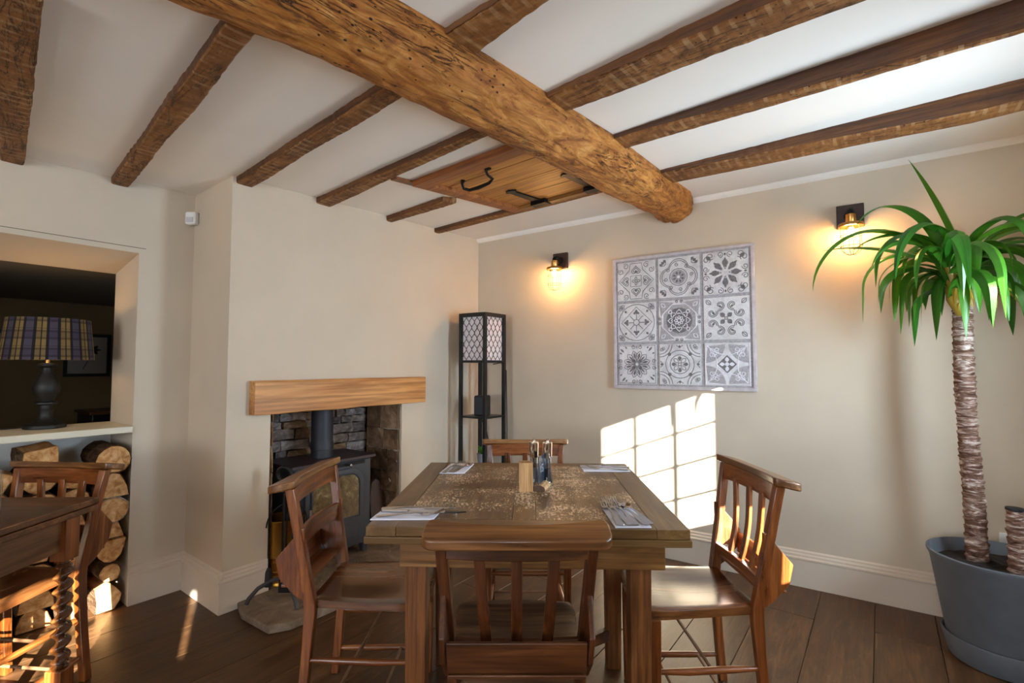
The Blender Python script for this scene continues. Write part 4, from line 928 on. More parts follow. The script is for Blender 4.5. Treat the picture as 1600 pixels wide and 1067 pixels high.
gl = obj('drinking_glass', MB().lathe([(0, 0), (.030, 0), (.034, .004), (.036, .165), (.034, .168), (.032, .165), (.030, .012), (0, .010)], 32), GLASS, None, (-1.572, 1.492, .7562), smooth=True); tag(gl, 'tall clear drinking glass on the corner of the barley twist table', 'glass')

# ---------------------------------------------------------------- table settings
TZ = .7602
def napkin(quad, label):
    c = sum((Vector((x, y, 0)) for x, y in quad), Vector()) / 4; b = MB(); n = 8; vs = []
    for lay in (0, 1):
        for j in range(n + 1):
            for i in range(n + 1):
                u, v = i / n, j / n; p_ = Vector((*quad[0], 0)).lerp(Vector((*quad[1], 0)), u).lerp(Vector((*quad[3], 0)).lerp(Vector((*quad[2], 0)), u), v) - c
                z = .0005 + lay * .0035 + (.0012 * noise.noise(Vector((u * 5, v * 5, c.x))) if lay else 0); vs.append((p_.x, p_.y, z))
    m = n + 1; fs = [(j * m + i + lay * m * m, j * m + i + 1 + lay * m * m, (j + 1) * m + i + 1 + lay * m * m, (j + 1) * m + i + lay * m * m) for lay in (0, 1) for j in range(n) for i in range(n)]
    rim = list(range(m)) + [m * j + n for j in range(1, m)] + [n * m + i for i in range(n - 1, -1, -1)] + [m * j for j in range(n - 1, 0, -1)]
    for i in range(len(rim)): a, e = rim[i], rim[(i + 1) % len(rim)]; fs.append((a, a + m * m, e + m * m, e))
    o = obj('napkin', b.add(vs, fs), NAP, None, (c.x, c.y, TZ)); return tag(o, label, 'napkin', 'folded white napkins under the cutlery')
napkin([(-.440, 1.553), (-.245, 1.556), (-.228, 1.672), (-.425, 1.672)], 'white napkin at the near left place, laid lengthwise')
napkin([(.305, 1.480), (.412, 1.480), (.400, 1.670), (.303, 1.670)], 'white napkin at the near right place under forks and knives')
napkin([(-.322, 2.213), (-.212, 2.213), (-.185, 2.42), (-.295, 2.42)], 'white napkin at the far left place of the table')
napkin([(.325, 2.255), (.535, 2.250), (.535, 2.375), (.325, 2.380)], 'white napkin at the far right place of the table')
def strip(secs, z_th=.0015):            # secs: (y, halfwidth, z)
    b = MB(); vs = []
    for (y, hw_, z, *x) in secs:
        x = x[0] if x else 0; vs += [(x - hw_, y, z), (x + hw_, y, z), (x + hw_, y, z + z_th), (x - hw_, y, z + z_th)]
    n = len(secs); fs = [(i * 4 + k, i * 4 + (k + 1) % 4, i * 4 + 4 + (k + 1) % 4, i * 4 + 4 + k) for i in range(n - 1) for k in range(4)] + [(0, 1, 2, 3), tuple((n - 1) * 4 + k for k in range(4))]
    return b.add(vs, fs)
CUT = {}
def cutlery(kind, x, y, rz, label, lift=.004, s=1.0, roll=0):
    grp = {'fork': 'steel forks laid on the table', 'knife': 'steel knives laid on the table', 'spoon': 'steel spoons laid on the table'}[kind]
    if kind in CUT: t = copy_tree(CUT[kind])
    else:
        t = thing(kind, label, kind)
        obj('handle', strip([(-.10, .006, .001), (-.095, .0095, .001), (-.06, .008, .003), (-.02, .004, .006), (.012, .0035, .007), (.022, .0045, .006)], .0025), STEEL, t, bev=.0008, seg=1)
        if kind == 'fork':
            obj('fork_head', strip([(.022, .0045, .006), (.032, .012, .003), (.045, .0125, .002), (.052, .0125, .003)]), STEEL, t)
            for k in (-1.5, -.5, .5, 1.5): obj('tine', strip([(.051, .0016, .003, k * .0068), (.075, .0013, .008, k * .0062), (.092, .0008, .016, k * .006)]), STEEL, t)
        elif kind == 'knife':
            obj('blade', MB().prism([(-.004, .022), (.009, .026), (.010, .08), (.004, .112), (-.004, .12)], lambda a, c: Vector((a, c, .004)), lambda a, c: Vector((a, c, .0055))), STEEL, t)
        else:
            b = MB(); vs = []; n = 14
            for r, z in ((0, .001), (.35, .0015), (.7, .004), (1, .009)):
                for k in range(n): q_ = 2 * pi * k / n; vs.append((.018 * r * cos(q_), .048 + .027 * r * sin(q_), z))
            fs = [(i * n + k, i * n + (k + 1) % n, (i + 1) * n + (k + 1) % n, (i + 1) * n + k) for i in range(3) for k in range(n)]
            obj('bowl', b.add(vs, fs), STEEL, t, smooth=True)
        CUT[kind] = t
    t.location = (x, y, TZ + lift); t.rotation_euler = (0, roll, rz); t.scale = (s, s, s); t['label'] = label; t['group'] = grp; return t
h_ = radians
cutlery('fork', .318, 1.612, h_(3), 'leftmost fork on the near right napkin', .0045, 1.28)
cutlery('knife', .336, 1.612, h_(8), 'knife between the two forks on the near right napkin', .0045, 1.28)
cutlery('fork', .356, 1.612, h_(6), 'right hand fork on the near right napkin', .0045, 1.28)
cutlery('knife', .376, 1.612, h_(12), 'knife right of both forks on the near right napkin', .0045, 1.28)
cutlery('spoon', .395, 1.612, h_(10), 'spoon at the outer edge of the near right napkin', .0045, 1.2)
cutlery('knife', -.318, 1.655, h_(-92), 'table knife along the back of the near left napkin', .0045, 1.15)
cutlery('fork', -.318, 1.585, h_(-84), 'fork along the front of the near left napkin', .0045, 1.1)
sk = thing('steak_knife', 'broad handled knife with dark pointed tip on the near left napkin', 'knife', (-.325, 1.622, TZ + .0045), h_(-95))
obj('handle', strip([(-.10, .008, 0), (-.096, .011, 0), (-.03, .010, 0), (-.01, .008, 0)], .008), STEEL, sk, bev=.002); obj('blade', strip([(-.01, .008, .003), (.06, .011, .003), (.11, .011, .003)], .002), STEEL, sk)
obj('tip', MB().prism([(-.011, .11), (.011, .11), (.008, .15), (-.004, .178)], lambda a, c: Vector((a, c, .003)), lambda a, c: Vector((a, c, .0065))), KNIFEH, sk)
cutlery('knife', .435, 2.35, h_(88), 'knife across the back of the far right napkin', .0045); cutlery('knife', .44, 2.318, h_(93), 'knife across the middle of the far right napkin', .0045, 1.1)
cutlery('fork', .43, 2.282, h_(78), 'fork across the front of the far right napkin', .0045)
cutlery('knife', -.285, 2.30, h_(-10), 'leftmost knife on the far left napkin', .0045, 1.0); cutlery('fork', -.262, 2.31, h_(-8), 'fork beside the knife on the far left napkin', .0045)
cutlery('fork', -.240, 2.305, h_(-14), 'right hand fork on the far left napkin', .0045); cutlery('spoon', -.222, 2.31, h_(-22), 'spoon on the right of the far left napkin', .0045)
cp = thing('condiment_holder', 'pale wooden toothpick block on the table beside the grinders', 'holder', (.053, 1.925, TZ), radians(2))
b = MB(); w_, d_, hgt = .026, .026, .108
for (c_, s_) in (((0, -d_ + .003, hgt / 2), (w_ * 2, .006, hgt)), ((0, d_ - .003, hgt / 2), (w_ * 2, .006, hgt)), ((-w_ + .003, 0, hgt / 2), (.006, d_ * 2 - .012, hgt)), ((w_ - .003, 0, hgt / 2), (.006, d_ * 2 - .012, hgt))): b.box(c_, s_)
obj('block', b, BOXW, cp); obj('block_floor', MB().box((0, 0, .045), (w_ * 2 - .012, d_ * 2 - .012, .09)), BOXE, cp)
def mill(x, y, fill, label):
    t = thing('grinder', label, 'grinder', (x, y, TZ), 0, 'clear grinders with steel heads')
    obj('body', MB().lathe([(.0245, 0), (.0250, .006), (.0235, .012), (.0175, .055), (.0150, .10), (.0150, .112), (.0135, .112), (.0140, .10), (.0160, .055), (.0215, .014), (0, .010)], 28), ACR, t, smooth=True)
    obj('contents', MB().lathe([(0, .012), (.0205, .015), (.0158, .052), (.0150, .066), (0, .066)], 20), fill, t, smooth=True)
    obj('spindle', MB().tube([(0, 0, .066), (0, 0, .11)], .003, 8), STEEL, t, smooth=True)
    obj('head', MB().lathe([(.0170, .110), (.0175, .114), (.0190, .165), (.0185, .172), (.006, .174), (.006, .178), (.0085, .182), (.006, .187), (0, .188)], 28), CHROME, t, smooth=True)
mill(.088, 2.01, SALT, 'left clear grinder with steel head, holding salt'); mill(.142, 2.00, PEPPER, 'right clear grinder with steel head, holding peppercorns')
cb = thing('chalkboard_holder', 'small slate table number in a rounded wooden foot', 'sign', (.118, 1.955, TZ), radians(-18))
obj('foot', MB().prism([(-.024, .0), (.024, 0), (.027, .008), (.022, .018), (.010, .024), (-.010, .024), (-.022, .018), (-.027, .008)], lambda a, c: Vector((a, -.055, c)), lambda a, c: Vector((a, .065, c))), BOXW, cb, bev=.001)
obj('foot_end', MB().prism([(-.0235, .001), (.0235, .001), (.0262, .008), (.0215, .0175), (.010, .0235), (-.010, .0235), (-.0215, .0175), (-.0262, .008)], lambda a, c: Vector((a, -.0562, c)), lambda a, c: Vector((a, -.0551, c))), BOXE, cb)
sl = obj('slate', MB().prism([(-.050, .0245), (.062, .0245), (.062, .128), (.050, .128), (-.044, .128), (-.050, .120)], lambda a, c: Vector((-.003, a, c)), lambda a, c: Vector((.001, a, c))), SLATE, cb, bev=.0005)
ck = MB(); ck.tube([(.0013, -.030, .085), (.0013, -.024, .092), (.0013, -.024, .066)], .0012, 5)
ck.tube([(.0013, .012, .092), (.0013, -.008, .092), (.0013, -.009, .081), (.0013, .006, .081), (.0013, .011, .074), (.0013, .006, .066), (.0013, -.009, .067)], .0012, 5); obj('chalk_number', ck, CHALK, cb)

# ---------------------------------------------------------------- floor lamp with shelves
FL = Vector((-.196, 3.60, 0)); fa = ang(A_)
lam = thing('shelf_floor_lamp', 'black shelf floor lamp with honeycomb shade standing in the corner', 'lamp', FL)
wL, wR, ph = .25, .25, 1.633; e1 = -A_; e2 = -B_         # from the front corner: e1 to the left post, e2 to the right post
def lp_(u, v, z): p_ = e1 * (u * wL) + e2 * (v * wR); p_.z = z; return p_
ps = .024
for (u, v) in ((0, 0), (1, 0), (0, 1), (1, 1)):
    c0 = lp_(u, v, 0); k = (e1 * (1 - 2 * u) + e2 * (1 - 2 * v)) * (ps / 2); c0 = c0 + k
    obj('post', MB().hexa([c0 + a * e1 * ps / 2 + c * e2 * ps / 2 + Vector((0, 0, z)) for z in (0, ph) for a, c in ((-1, -1), (1, -1), (1, 1), (-1, 1))]), BLACKP, lam, bev=.001, seg=1)
def lslab(name, z0, z1, mat, ins=.004):
    return obj(name, MB().hexa([lp_(a, c, z) for z in (z0, z1) for a, c in ((ins, ins), (1 - ins, ins), (1 - ins, 1 - ins), (ins, 1 - ins))]), mat, lam)
for z in (.06, .455, .848): lslab('shelf', z, z + .014, BLACKP, .03)
zb0, zb1 = 1.262, 1.633
for (p0, p1) in (((0, 0), (1, 0)), ((0, 0), (0, 1)), ((1, 0), (1, 1)), ((0, 1), (1, 1))):
    for zz, hh_ in ((zb0 + .008, .018), (zb1 - .014, .03)):
        a, c = lp_(*p0, zz), lp_(*p1, zz); cen = lp_(.5, .5, zz); inn = (cen - (a + c) / 2).normalized() * (ps / 2); dd = (c - a).normalized() * ps
        obj('rail', MB().bar(a + inn + dd, c + inn - dd, ps * .8, hh_), BLACKP, lam, bev=.001, seg=1)
obj('shade_lining', MB().add([lp_(a, c, z) for z in (zb0 + .01, zb1 - .02) for a, c in ((.09, .09), (.91, .09), (.91, .91), (.09, .91))], [(0, 1, 5, 4), (1, 2, 6, 5), (2, 3, 7, 6), (3, 0, 4, 7)]), SHADEW, lam)
def lattice(p0, p1):
    b = MB(); a, c = lp_(*p0, 0), lp_(*p1, 0); dd = (c - a); W = dd.length; dd.normalize(); cen = lp_(.5, .5, 0); inn = (cen - (a + c) / 2).normalized() * .014
    z0, z1 = zb0 + .017, zb1 - .028; x0, x1 = ps, W - ps; nc = 4; nr = 4; cwid = (x1 - x0) / nc; per = (z1 - z0) / nr
    for k in range(-1, nc + 1):
        for ph_ in (0, 1):
            pts = []
            for i in range(nr * 16 + 1):
                z = z0 + (z1 - z0) * i / (nr * 16); t = 2 * pi * (z - z0) / per; tri = cos(t) + .0 * cos(3 * t); x = x0 + (k + .5) * cwid + (cwid / 4) * (1 - .0) * tri * (1 if ph_ else -1) + (cwid / 2 if ph_ else 0)
                if x0 <= x <= x1: pts.append(a + dd * x + inn + Vector((0, 0, z)))
                else:
                    if len(pts) > 1: b.tube(pts, .0022, 5)
                    pts = []
            if len(pts) > 1: b.tube(pts, .0022, 5)
    obj('lattice', b, BLACKP, lam)
for pr_ in (((0, 0), (1, 0)), ((0, 0), (0, 1)), ((1, 0), (1, 1)), ((0, 1), (1, 1))): lattice(*pr_)
spk = thing('bookshelf_speaker', 'small black speaker on the middle shelf of the lamp', 'speaker', FL + lp_(.5, .5, .863), fa + radians(20))
obj('cabinet', MB().box((0, 0, .075), (.105, .10, .15)), BLACKM, spk, bev=.012, seg=4); obj('grille', MB().box((0, -.051, .073), (.092, .004, .128)), SPK, spk, bev=.004)
pp = thing('small_pot_plant', 'little green succulent in a grey pot on the lamp shelf', 'plant', FL + lp_(.50, .50, .470))
obj('pot', MB().lathe([(.030, 0), (.040, .10), (.043, .105), (.038, .105), (.030, .09), (0, .09)], 28), POTS, pp, smooth=True)
for k in range(11):
    t = k * 2.399; l_ = U(.05, .09); q_ = U(.35, 1.0); obj('leaf', MB().tube([(0, 0, .09), (cos(t) * l_ * q_ * .4, sin(t) * l_ * q_ * .4, .09 + l_ * .6), (cos(t) * l_ * q_, sin(t) * l_ * q_, .09 + l_ * .9)], [.008, .011, .001], 6), LEAF, pp, smooth=True)
o = obj('lamp_cable', MB().tube([FL + lp_(.45, .95, 1.25), FL + lp_(.2, 1.02, 1.262), FL + lp_(.02, 1.04, 1.20), FL + lp_(.0, 1.05, .8), FL + lp_(.0, 1.06, .3), FL + lp_(.05, 1.12, .02)], .004, 6), CORD, smooth=True); tag(o, 'black cable tied to the right post of the shelf lamp', 'cable')
o = obj('speaker_cable', MB().tube([FL + lp_(.8, .75, .845), FL + lp_(.72, .95, .75), FL + lp_(.62, 1.05, .55), FL + lp_(.5, 1.12, .25), FL + lp_(.45, 1.15, .02)], .0045, 6), CORD, smooth=True); tag(o, 'black cable hanging below the speaker shelf toward the wall', 'cable')

# ---------------------------------------------------------------- wall sconces
def sconce(s, z, label, pl=.126):
    t = thing('wall_sconce', label, 'lamp', RWp(s, 0.001, z), ang(A_), 'caged brass wall lights')     # local -Y into the room
    obj('mount_plate', MB().box((0, -.012, 0), (pl, .024, pl)), BROWNP, t, bev=.003)
    obj('arm', MB().tube([(0, -.024, .0), (0, -.06, .012), (0, -.095, .014), (0, -.108, .0), (0, -.108, -.012)], [.030, .017, .015, .015, .016], 14), IRON, t, smooth=True)
    obj('socket', MB().lathe([(.012, 0), (.023, -.002), (.024, -.042), (.020, -.048), (.020, -.05)], 24), BRASS_L, t, (0, -.108, -.012), smooth=True)
    obj('collar', MB().lathe([(.020, -.045), (.056, -.052), (.058, -.058), (.058, -.068), (.050, -.070), (.020, -.056)], 32), BRASS_L, t, (0, -.108, -.012), smooth=True)
    cg = obj('cage', MB().tube([(.050 * cos(q_), .050 * sin(q_), -.115) for q_ in [2 * pi * k / 32 for k in range(32)]], .0016, 6, closed=True).tube([(.050 * cos(q_), .050 * sin(q_), -.175) for q_ in [2 * pi * k / 32 for k in range(32)]], .0016, 6, closed=True), WIREM, t, (0, -.108, -.012), smooth=True)
    for k in range(3):
        c_, s_ = cos(k * pi / 3 + .3), sin(k * pi / 3 + .3); pts = [(.048 * c_, .048 * s_, -.07), (.0485 * c_, .0485 * s_, -.175)] + [(.0485 * cos(pi * j / 12) * c_, .0485 * cos(pi * j / 12) * s_, -.178 - .042 * sin(pi * j / 12)) for j in range(13)] + [(-.0485 * c_, -.0485 * s_, -.175), (-.048 * c_, -.048 * s_, -.07)]
        obj('cage_wire', MB().tube(pts, .0014, 6), WIREM, cg, smooth=True)
    obj('bulb', MB().lathe([(.012, -.05), (.013, -.07), (.021, -.092), (.021, -.105), (.012, -.122), (0, -.126)], 20), GLASS, t, (0, -.108, -.012), smooth=True)
    obj('filament', MB().tube([(-.006, 0, -.072), (-.008, 0, -.108), (0, 0, -.09), (.008, 0, -.108), (.006, 0, -.072)], .0045, 6), BULB, t, (0, -.108, -.012), smooth=True)
    l_ = bpy.data.lights.new('sconce_light', 'POINT'); l_.energy = 4.6; l_.color = (1, .52, .17); l_.shadow_soft_size = .03; o = bpy.data.objects.new('sconce_light', l_); COL.objects.link(o); o.location = RWp(s, .108, z - .10)
sconce(.785, 2.022, 'caged brass wall light left of the tile picture', .118); sconce(2.578, 2.060, 'caged brass wall light between the tile picture and the plant')

# ---------------------------------------------------------------- tile picture
TP = thing('tile_picture', 'square whitewashed panel of nine patterned tiles on the right wall', 'picture', RWp(1.651, 0.001, 1.5315), ang(A_))
HS_ = .4475
for (c_, d_) in (((0, -.014, HS_ - .010), (HS_ * 2, .028, .020)), ((0, -.014, -HS_ + .010), (HS_ * 2, .028, .020)), ((-HS_ + .010, -.014, 0), (.020, .028, HS_ * 2 - .04)), ((HS_ - .010, -.014, 0), (.020, .028, HS_ * 2 - .04))): obj('frame_rail', MB().box(c_, d_), FRAMEW, TP, bev=.003)
obj('backing', MB().box((0, -.009, 0), (HS_ * 2 - .04, .016, HS_ * 2 - .04)), T_M, TP)
def circ(cx, cy, r, a0=0, a1=2 * pi, n=28): return [(cx + r * cos(a0 + (a1 - a0) * k / n), cy + r * sin(a0 + (a1 - a0) * k / n)) for k in range(n + (0 if abs(a1 - a0 - 2 * pi) < 1e-6 else 1))]
def petal(a, r0, r1, w_, n=8, cx=0, cy=0, tip=1.0):
    o_ = []
    for k in range(n + 1): f = k / n; o_.append((r0 + (r1 - r0) * f, w_ * sin(pi * f ** tip)))
    for k in range(n - 1, 0, -1): f = k / n; o_.append((r0 + (r1 - r0) * f, -w_ * sin(pi * f ** tip)))
    return [(cx + x * cos(a) - y * sin(a), cy + x * sin(a) + y * cos(a)) for x, y in o_]
def heart(a, r, s): 
    o_ = []
    for k in range(24): t = 2 * pi * k / 24; x = 16 * sin(t) ** 3; y = 13 * cos(t) - 5 * cos(2 * t) - 2 * cos(3 * t) - cos(4 * t); o_.append((r - y * s / 17, x * s / 17))
    return [(x * cos(a) - y * sin(a), x * sin(a) + y * cos(a)) for x, y in o_]
def scroll(cx, cy, r, a0, dr_=1, n=16, turns=1.3): return [(cx + r * (1 - .75 * k / n) * cos(a0 + dr_ * 2 * pi * turns * k / n), cy + r * (1 - .75 * k / n) * sin(a0 + dr_ * 2 * pi * turns * k / n)) for k in range(n + 1)]
def rotp(p_, a): return [(x * cos(a) - y * sin(a), x * sin(a) + y * cos(a)) for x, y in p_]
def fleur(a, r, s):
    return [petal(a, r, r + s, s * .2), petal(a + .0, r, r + s * .1, .01)] + [[(r_ * cos(a) - q_ * sin(a), r_ * sin(a) + q_ * cos(a)) for r_, q_ in scroll(r + s * .35, sg * s * .38, s * .30, pi, sg)] for sg in (-1, 1)]
TS = .132
def relief(parent, name, mat, lines=(), fills=(), lw=.035, y=-.0245, fy=.0007):
    b = MB()
    for (pts, closed) in lines:
        m = len(pts); vs = []; fs = []
        for i, (x, z) in enumerate(pts):
            p0 = pts[(i - 1) % m] if closed or i > 0 else pts[i]; p1 = pts[(i + 1) % m] if closed or i < m - 1 else pts[i]
            dx, dz = p1[0] - p0[0], p1[1] - p0[1]; l_ = math.hypot(dx, dz) or 1; nx, nz = -dz / l_ * lw / 2, dx / l_ * lw / 2
            vs += [((x + nx) * TS, y + .002, (z + nz) * TS), (x * TS, y - .0012, z * TS), ((x - nx) * TS, y + .002, (z - nz) * TS)]
        for i in range(m if closed else m - 1):
            j = (i + 1) % m
            for k in (0, 1): fs.append((i * 3 + k, j * 3 + k, j * 3 + k + 1, i * 3 + k + 1))
        b.add(vs, fs)
    for pts in fills:
        m = len(pts); cx = sum(p_[0] for p_ in pts) / m; cz = sum(p_[1] for p_ in pts) / m
        b.add([(x * TS, y + .0007, z * TS) for x, z in pts] + [(cx * TS, y + .0002, cz * TS)], [(i, (i + 1) % m, m) for i in range(m)])
    if b.v: obj(name, b, mat, parent)['kind'] = 'stuff'
A4 = [0, pi / 2, pi, 3 * pi / 2]; A8 = [k * pi / 4 for k in range(8)]; D4 = [pi / 4 + k * pi / 2 for k in range(4)]
def tile(ix, iz):
    k = (2 - iz) * 3 + ix
    tl = obj('tile', MB().box((0, -.0200, 0), (TS * 2, .006, TS * 2)), TILE, TP, ((ix - 1) * .2835, 0, (iz - 1) * .2835), bev=.0015, seg=1)
    D = []; DF = []; Lt = []; LF = []; MF = []
    cl = lambda p_: (p_, True); op = lambda p_: (p_, False)
    if k == 0:
        for a in A4: D.append(cl(heart(a, .56, .24))); D.append(cl(heart(a, .56, .14))); DF.append(petal(a, .42, .58, .05)); D.append(cl(petal(a, .04, .22, .06)))
        D.append(cl([(.92, 0), (.36, .56), (.3, .92), (-.3, .92), (-.36, .56), (-.92, 0), (-.36, -.56), (-.3, -.92), (.3, -.92), (.36, -.56)])); D.append(cl([(.28, .28), (-.28, .28), (-.28, -.28), (.28, -.28)]))
        for a in D4: D += [op(rotp(scroll(.95, .18, .16, 0, 1), a)), op(rotp(scroll(.95, -.18, .16, 0, -1), a))]
    elif k == 1:
        q4 = []
        for a in A4: q4 += [(.42 * cos(a) + .48 * cos(a + t), .42 * sin(a) + .48 * sin(a + t)) for t in [-1.35 + 2.7 * j / 10 for j in range(11)]]
        D += [cl(q4), cl([(x * .9, y * .9) for x, y in q4])]; D += [cl(circ(0, 0, .42)), cl(circ(0, 0, .09))]; MF.append(circ(0, 0, .36)); DF += [petal(a + .4, .12, .30, .05) for a in A8]
        for a in A8: D.append(op(rotp(scroll(.62, .08, .10, 0, 1), a)))
        for a in D4: DF += [petal(a + s_, .98, 1.18, .07) for s_ in (-.12, 0, .12)]; D.append(cl(circ(1.02 * cos(a), 1.02 * sin(a), .10)))
        LF.append(circ(0, 0, .08))
    elif k == 2:
        for a in A8: DF += [petal(a, .14, .74, .10), petal(a + .16, .3, .6, .06), petal(a - .16, .3, .6, .06)]
        Lt.append(cl([(.26, 0), (0, .26), (-.26, 0), (0, -.26)])); 
        for a in A4: D += [op(rotp(scroll(.86, .22, .15, pi, 1), a)), op(rotp(scroll(.86, -.22, .15, pi, -1), a))]; DF.append(petal(a, .8, .94, .05))
        for a in D4: D += [op(rotp(scroll(1.05, .12, .18, pi, 1), a)), op(rotp(scroll(1.05, -.12, .18, pi, -1), a))]; DF.append(petal(a, .9, 1.2, .09))
    elif k == 3:
        D += [cl(circ(0, 0, .93)), cl([(.80, 0), (0, .80), (-.80, 0), (0, -.80)]), cl(circ(0, 0, .15))]
        for a in A8: D.append(op([(.15 * cos(a), .15 * sin(a)), (.48 * cos(a), .48 * sin(a))]))
        for a in A4: DF += [petal(a, .42, .68, .08), petal(a + .2, .42, .56, .06), petal(a - .2, .42, .56, .06)]
        for a in D4: DF += [petal(a, .72, .88, .06)]; D += [op(rotp(scroll(1.1, .1, .13, pi, 1), a)), op(rotp(scroll(1.1, -.1, .13, pi, -1), a))]; MF.append(petal(a, 1.02, 1.3, .12))
    elif k == 4:
        oc = lambda r: [(r * cos(a + pi / 8), r * sin(a + pi / 8)) for a in A8]
        for a in D4: MF.append([(x, y) for x, y in rotp([(.80, -.46), (1.36, -.02), (1.36, .02), (.80, .46)], a)]); Lt.append(cl(petal(a, .95, 1.22, .08)))
        MF.append(oc(.84)); Lt += [cl(oc(.86)), cl(circ(0, 0, .08))]; DF.append(circ(0, 0, .62))
        for a in A8: Lt += [cl(petal(a, .08, .24, .05)), cl(heart(a, .42, .13))]
        for a in D4: Lt.append(cl(circ(.60 * cos(a), .60 * sin(a), .08)))
        for a in A4: D.append(op(rotp(scroll(.95, .1, .08, 0, 1), a))); D.append(op(rotp(scroll(.95, -.1, .08, 0, -1), a)))
    elif k == 5:
        DF += [petal(a, .08, .36, .11) for a in D4]; D.append(cl(circ(0, 0, .06)))
        for a in A4:
            for sg in (-1, 1): D += [op(rotp([(x, sg * y) for x, y in scroll(.62, .28, .27, pi * .9, 1, 18, .9)], a)), op(rotp([(x, sg * y) for x, y in scroll(.62, .28, .20, pi * .9, 1, 14, .7)], a))]; DF.append(rotp([(x, sg * y) for x, y in petal(.9, .0, .2, .05, 8, .5, .18)], a))
        for a in D4: D.append(cl(petal(a, .95, 1.25, .09))); D.append(op([(.95 * cos(a), .95 * sin(a)), (1.2 * cos(a), 1.2 * sin(a))]))
    elif k == 6:
        for j in range(12): a = j * pi / 6 + .26; D.append(cl(petal(a, .07, .70, .13, 10, 0, 0, 1.6)))
        for j in range(12): a = j * pi / 6 + .26; (DF if j % 3 != 1 else MF).append(petal(a, .2, .60, .06, 8, 0, 0, 1.5))
        for a in D4: DF.append(petal(a, .1, .55, .05))
        for a in A4: D += [op(rotp(scroll(.88, .16, .11, 0, 1), a)), op(rotp(scroll(.88, -.16, .11, 0, -1), a))]; MF.append(petal(a, .78, .96, .06))
        for a in D4: DF += [petal(a + .05, .9, 1.2, .05), petal(a + .2, .95, 1.1, .04), petal(a - .2, .95, 1.1, .04)]
        D.append(cl([(.95, .95), (-.95, .95), (-.95, -.95), (.95, -.95)])); LF.append(circ(0, 0, .06))
    elif k == 7:
        D += [cl(circ(0, 0, .68)), cl(circ(0, 0, .46)), cl(circ(0, 0, .07))]; Lt.append(cl(circ(0, 0, .57)))
        for a in A4: DF += [petal(a, .1, .40, .09, 8, 0, 0, 1.8)]
        for a in D4: D.append(cl(petal(a, .1, .40, .09))); 
        for a in D4:
            D += [op([(x, y) for x, y in circ(1.414 * .98 * cos(a), 1.414 * .98 * sin(a), .62, a + pi - .78, a + pi + .78, 12)]), op([(x, y) for x, y in circ(1.414 * .98 * cos(a), 1.414 * .98 * sin(a), .48, a + pi - .75, a + pi + .75, 12)])]; DF += [circ(.70 * cos(a), .70 * sin(a), .09, n=10)]; MF += [petal(a, 1.0, 1.22, .09)]; D.append(op(rotp(scroll(1.12, .12, .1, pi, 1), a)))
        for a in A4: DF.append(petal(a, .80, .94, .05)); D.append(op(rotp([(.94, -.16), (.80, 0), (.94, .16)], a)))
    else:
        DF.append([(.42, 0), (0, .42), (-.42, 0), (0, -.42)]); LF += [petal(a, .09, .34, .09) for a in A4] + [circ(0, 0, .09)]; Lt.append(cl([(.47, 0), (0, .47), (-.47, 0), (0, -.47)]))
        for a in D4: MF.append([(1.36 * cos(a) + .9 * cos(a + pi + t), 1.36 * sin(a) + .9 * sin(a + pi + t)) if True else 0 for t in [-.75 + 1.5 * j / 12 for j in range(13)]] + [(1.2 * cos(a), 1.2 * sin(a))])
        for a in A4: Lt.append(op(circ(1.0 * cos(a + pi / 4) * 0 + 1.5 * cos(a), 1.5 * sin(a), 1.06, a + pi - .95, a + pi + .95, 18)))
        for a in D4:
            for f_ in fleur(a, .62, .45): Lt.append(op(f_))
        Lt.append(cl([(.95, .95), (-.95, .95), (-.95, -.95), (.95, -.95)]))
    cc = lambda P_: [(max(-.985, min(.985, x)), max(-.985, min(.985, y))) for x, y in P_]
    relief(tl, 'soft_pattern', T_M, [], [cc(p_) for p_ in MF], y=-.0239); relief(tl, 'dark_pattern', T_D, [(cc(p_), c_) for p_, c_ in D], [cc(p_) for p_ in DF], .042, -.0243); relief(tl, 'raised_pattern', T_L, [(cc(p_), c_) for p_, c_ in Lt], [cc(p_) for p_ in LF], .044, -.0252)
for iz in (2, 1, 0):
    for ix in (0, 1, 2): tile(ix, iz)

# ---------------------------------------------------------------- yucca
PC = Vector((2.055, 2.125, 0))
pot = thing('plant_pot', 'big grey round planter on a saucer in the right corner', 'pot', PC)
obj('pot_wall', MB().lathe([(.165, .02), (.170, .024), (.225, .405), (.236, .428), (.236, .436), (.226, .438), (.216, .42), (.20, .36), (0, .36)], 64), POTG, pot, smooth=True)
obj('saucer', MB().lathe([(.165, 0), (.172, .004), (.196, .098), (.194, .104), (.188, .102), (.172, .016), (0, .014)], 64), POTG, pot, smooth=True)
so = MB(); vs = []; n = 40; fs = []
for j in range(9):
    for k in range(n): r = .207 * j / 8; t = 2 * pi * k / n; vs.append((r * cos(t), r * sin(t), .385 + .012 * noise.noise(Vector((r * cos(t) * 20, r * sin(t) * 20, 0))) + (.008 * (1 - j / 8))))
fs = [(i * n + k, i * n + (k + 1) % n, (i + 1) * n + (k + 1) % n, (i + 1) * n + k) for i in range(8) for k in range(n)]
obj('soil', so.add(vs, fs), SOIL, pot, smooth=True)
yu = thing('yucca_plant', 'tall yucca with ringed bare trunk and arching green leaves', 'plant', (2.062, 2.20, .385))
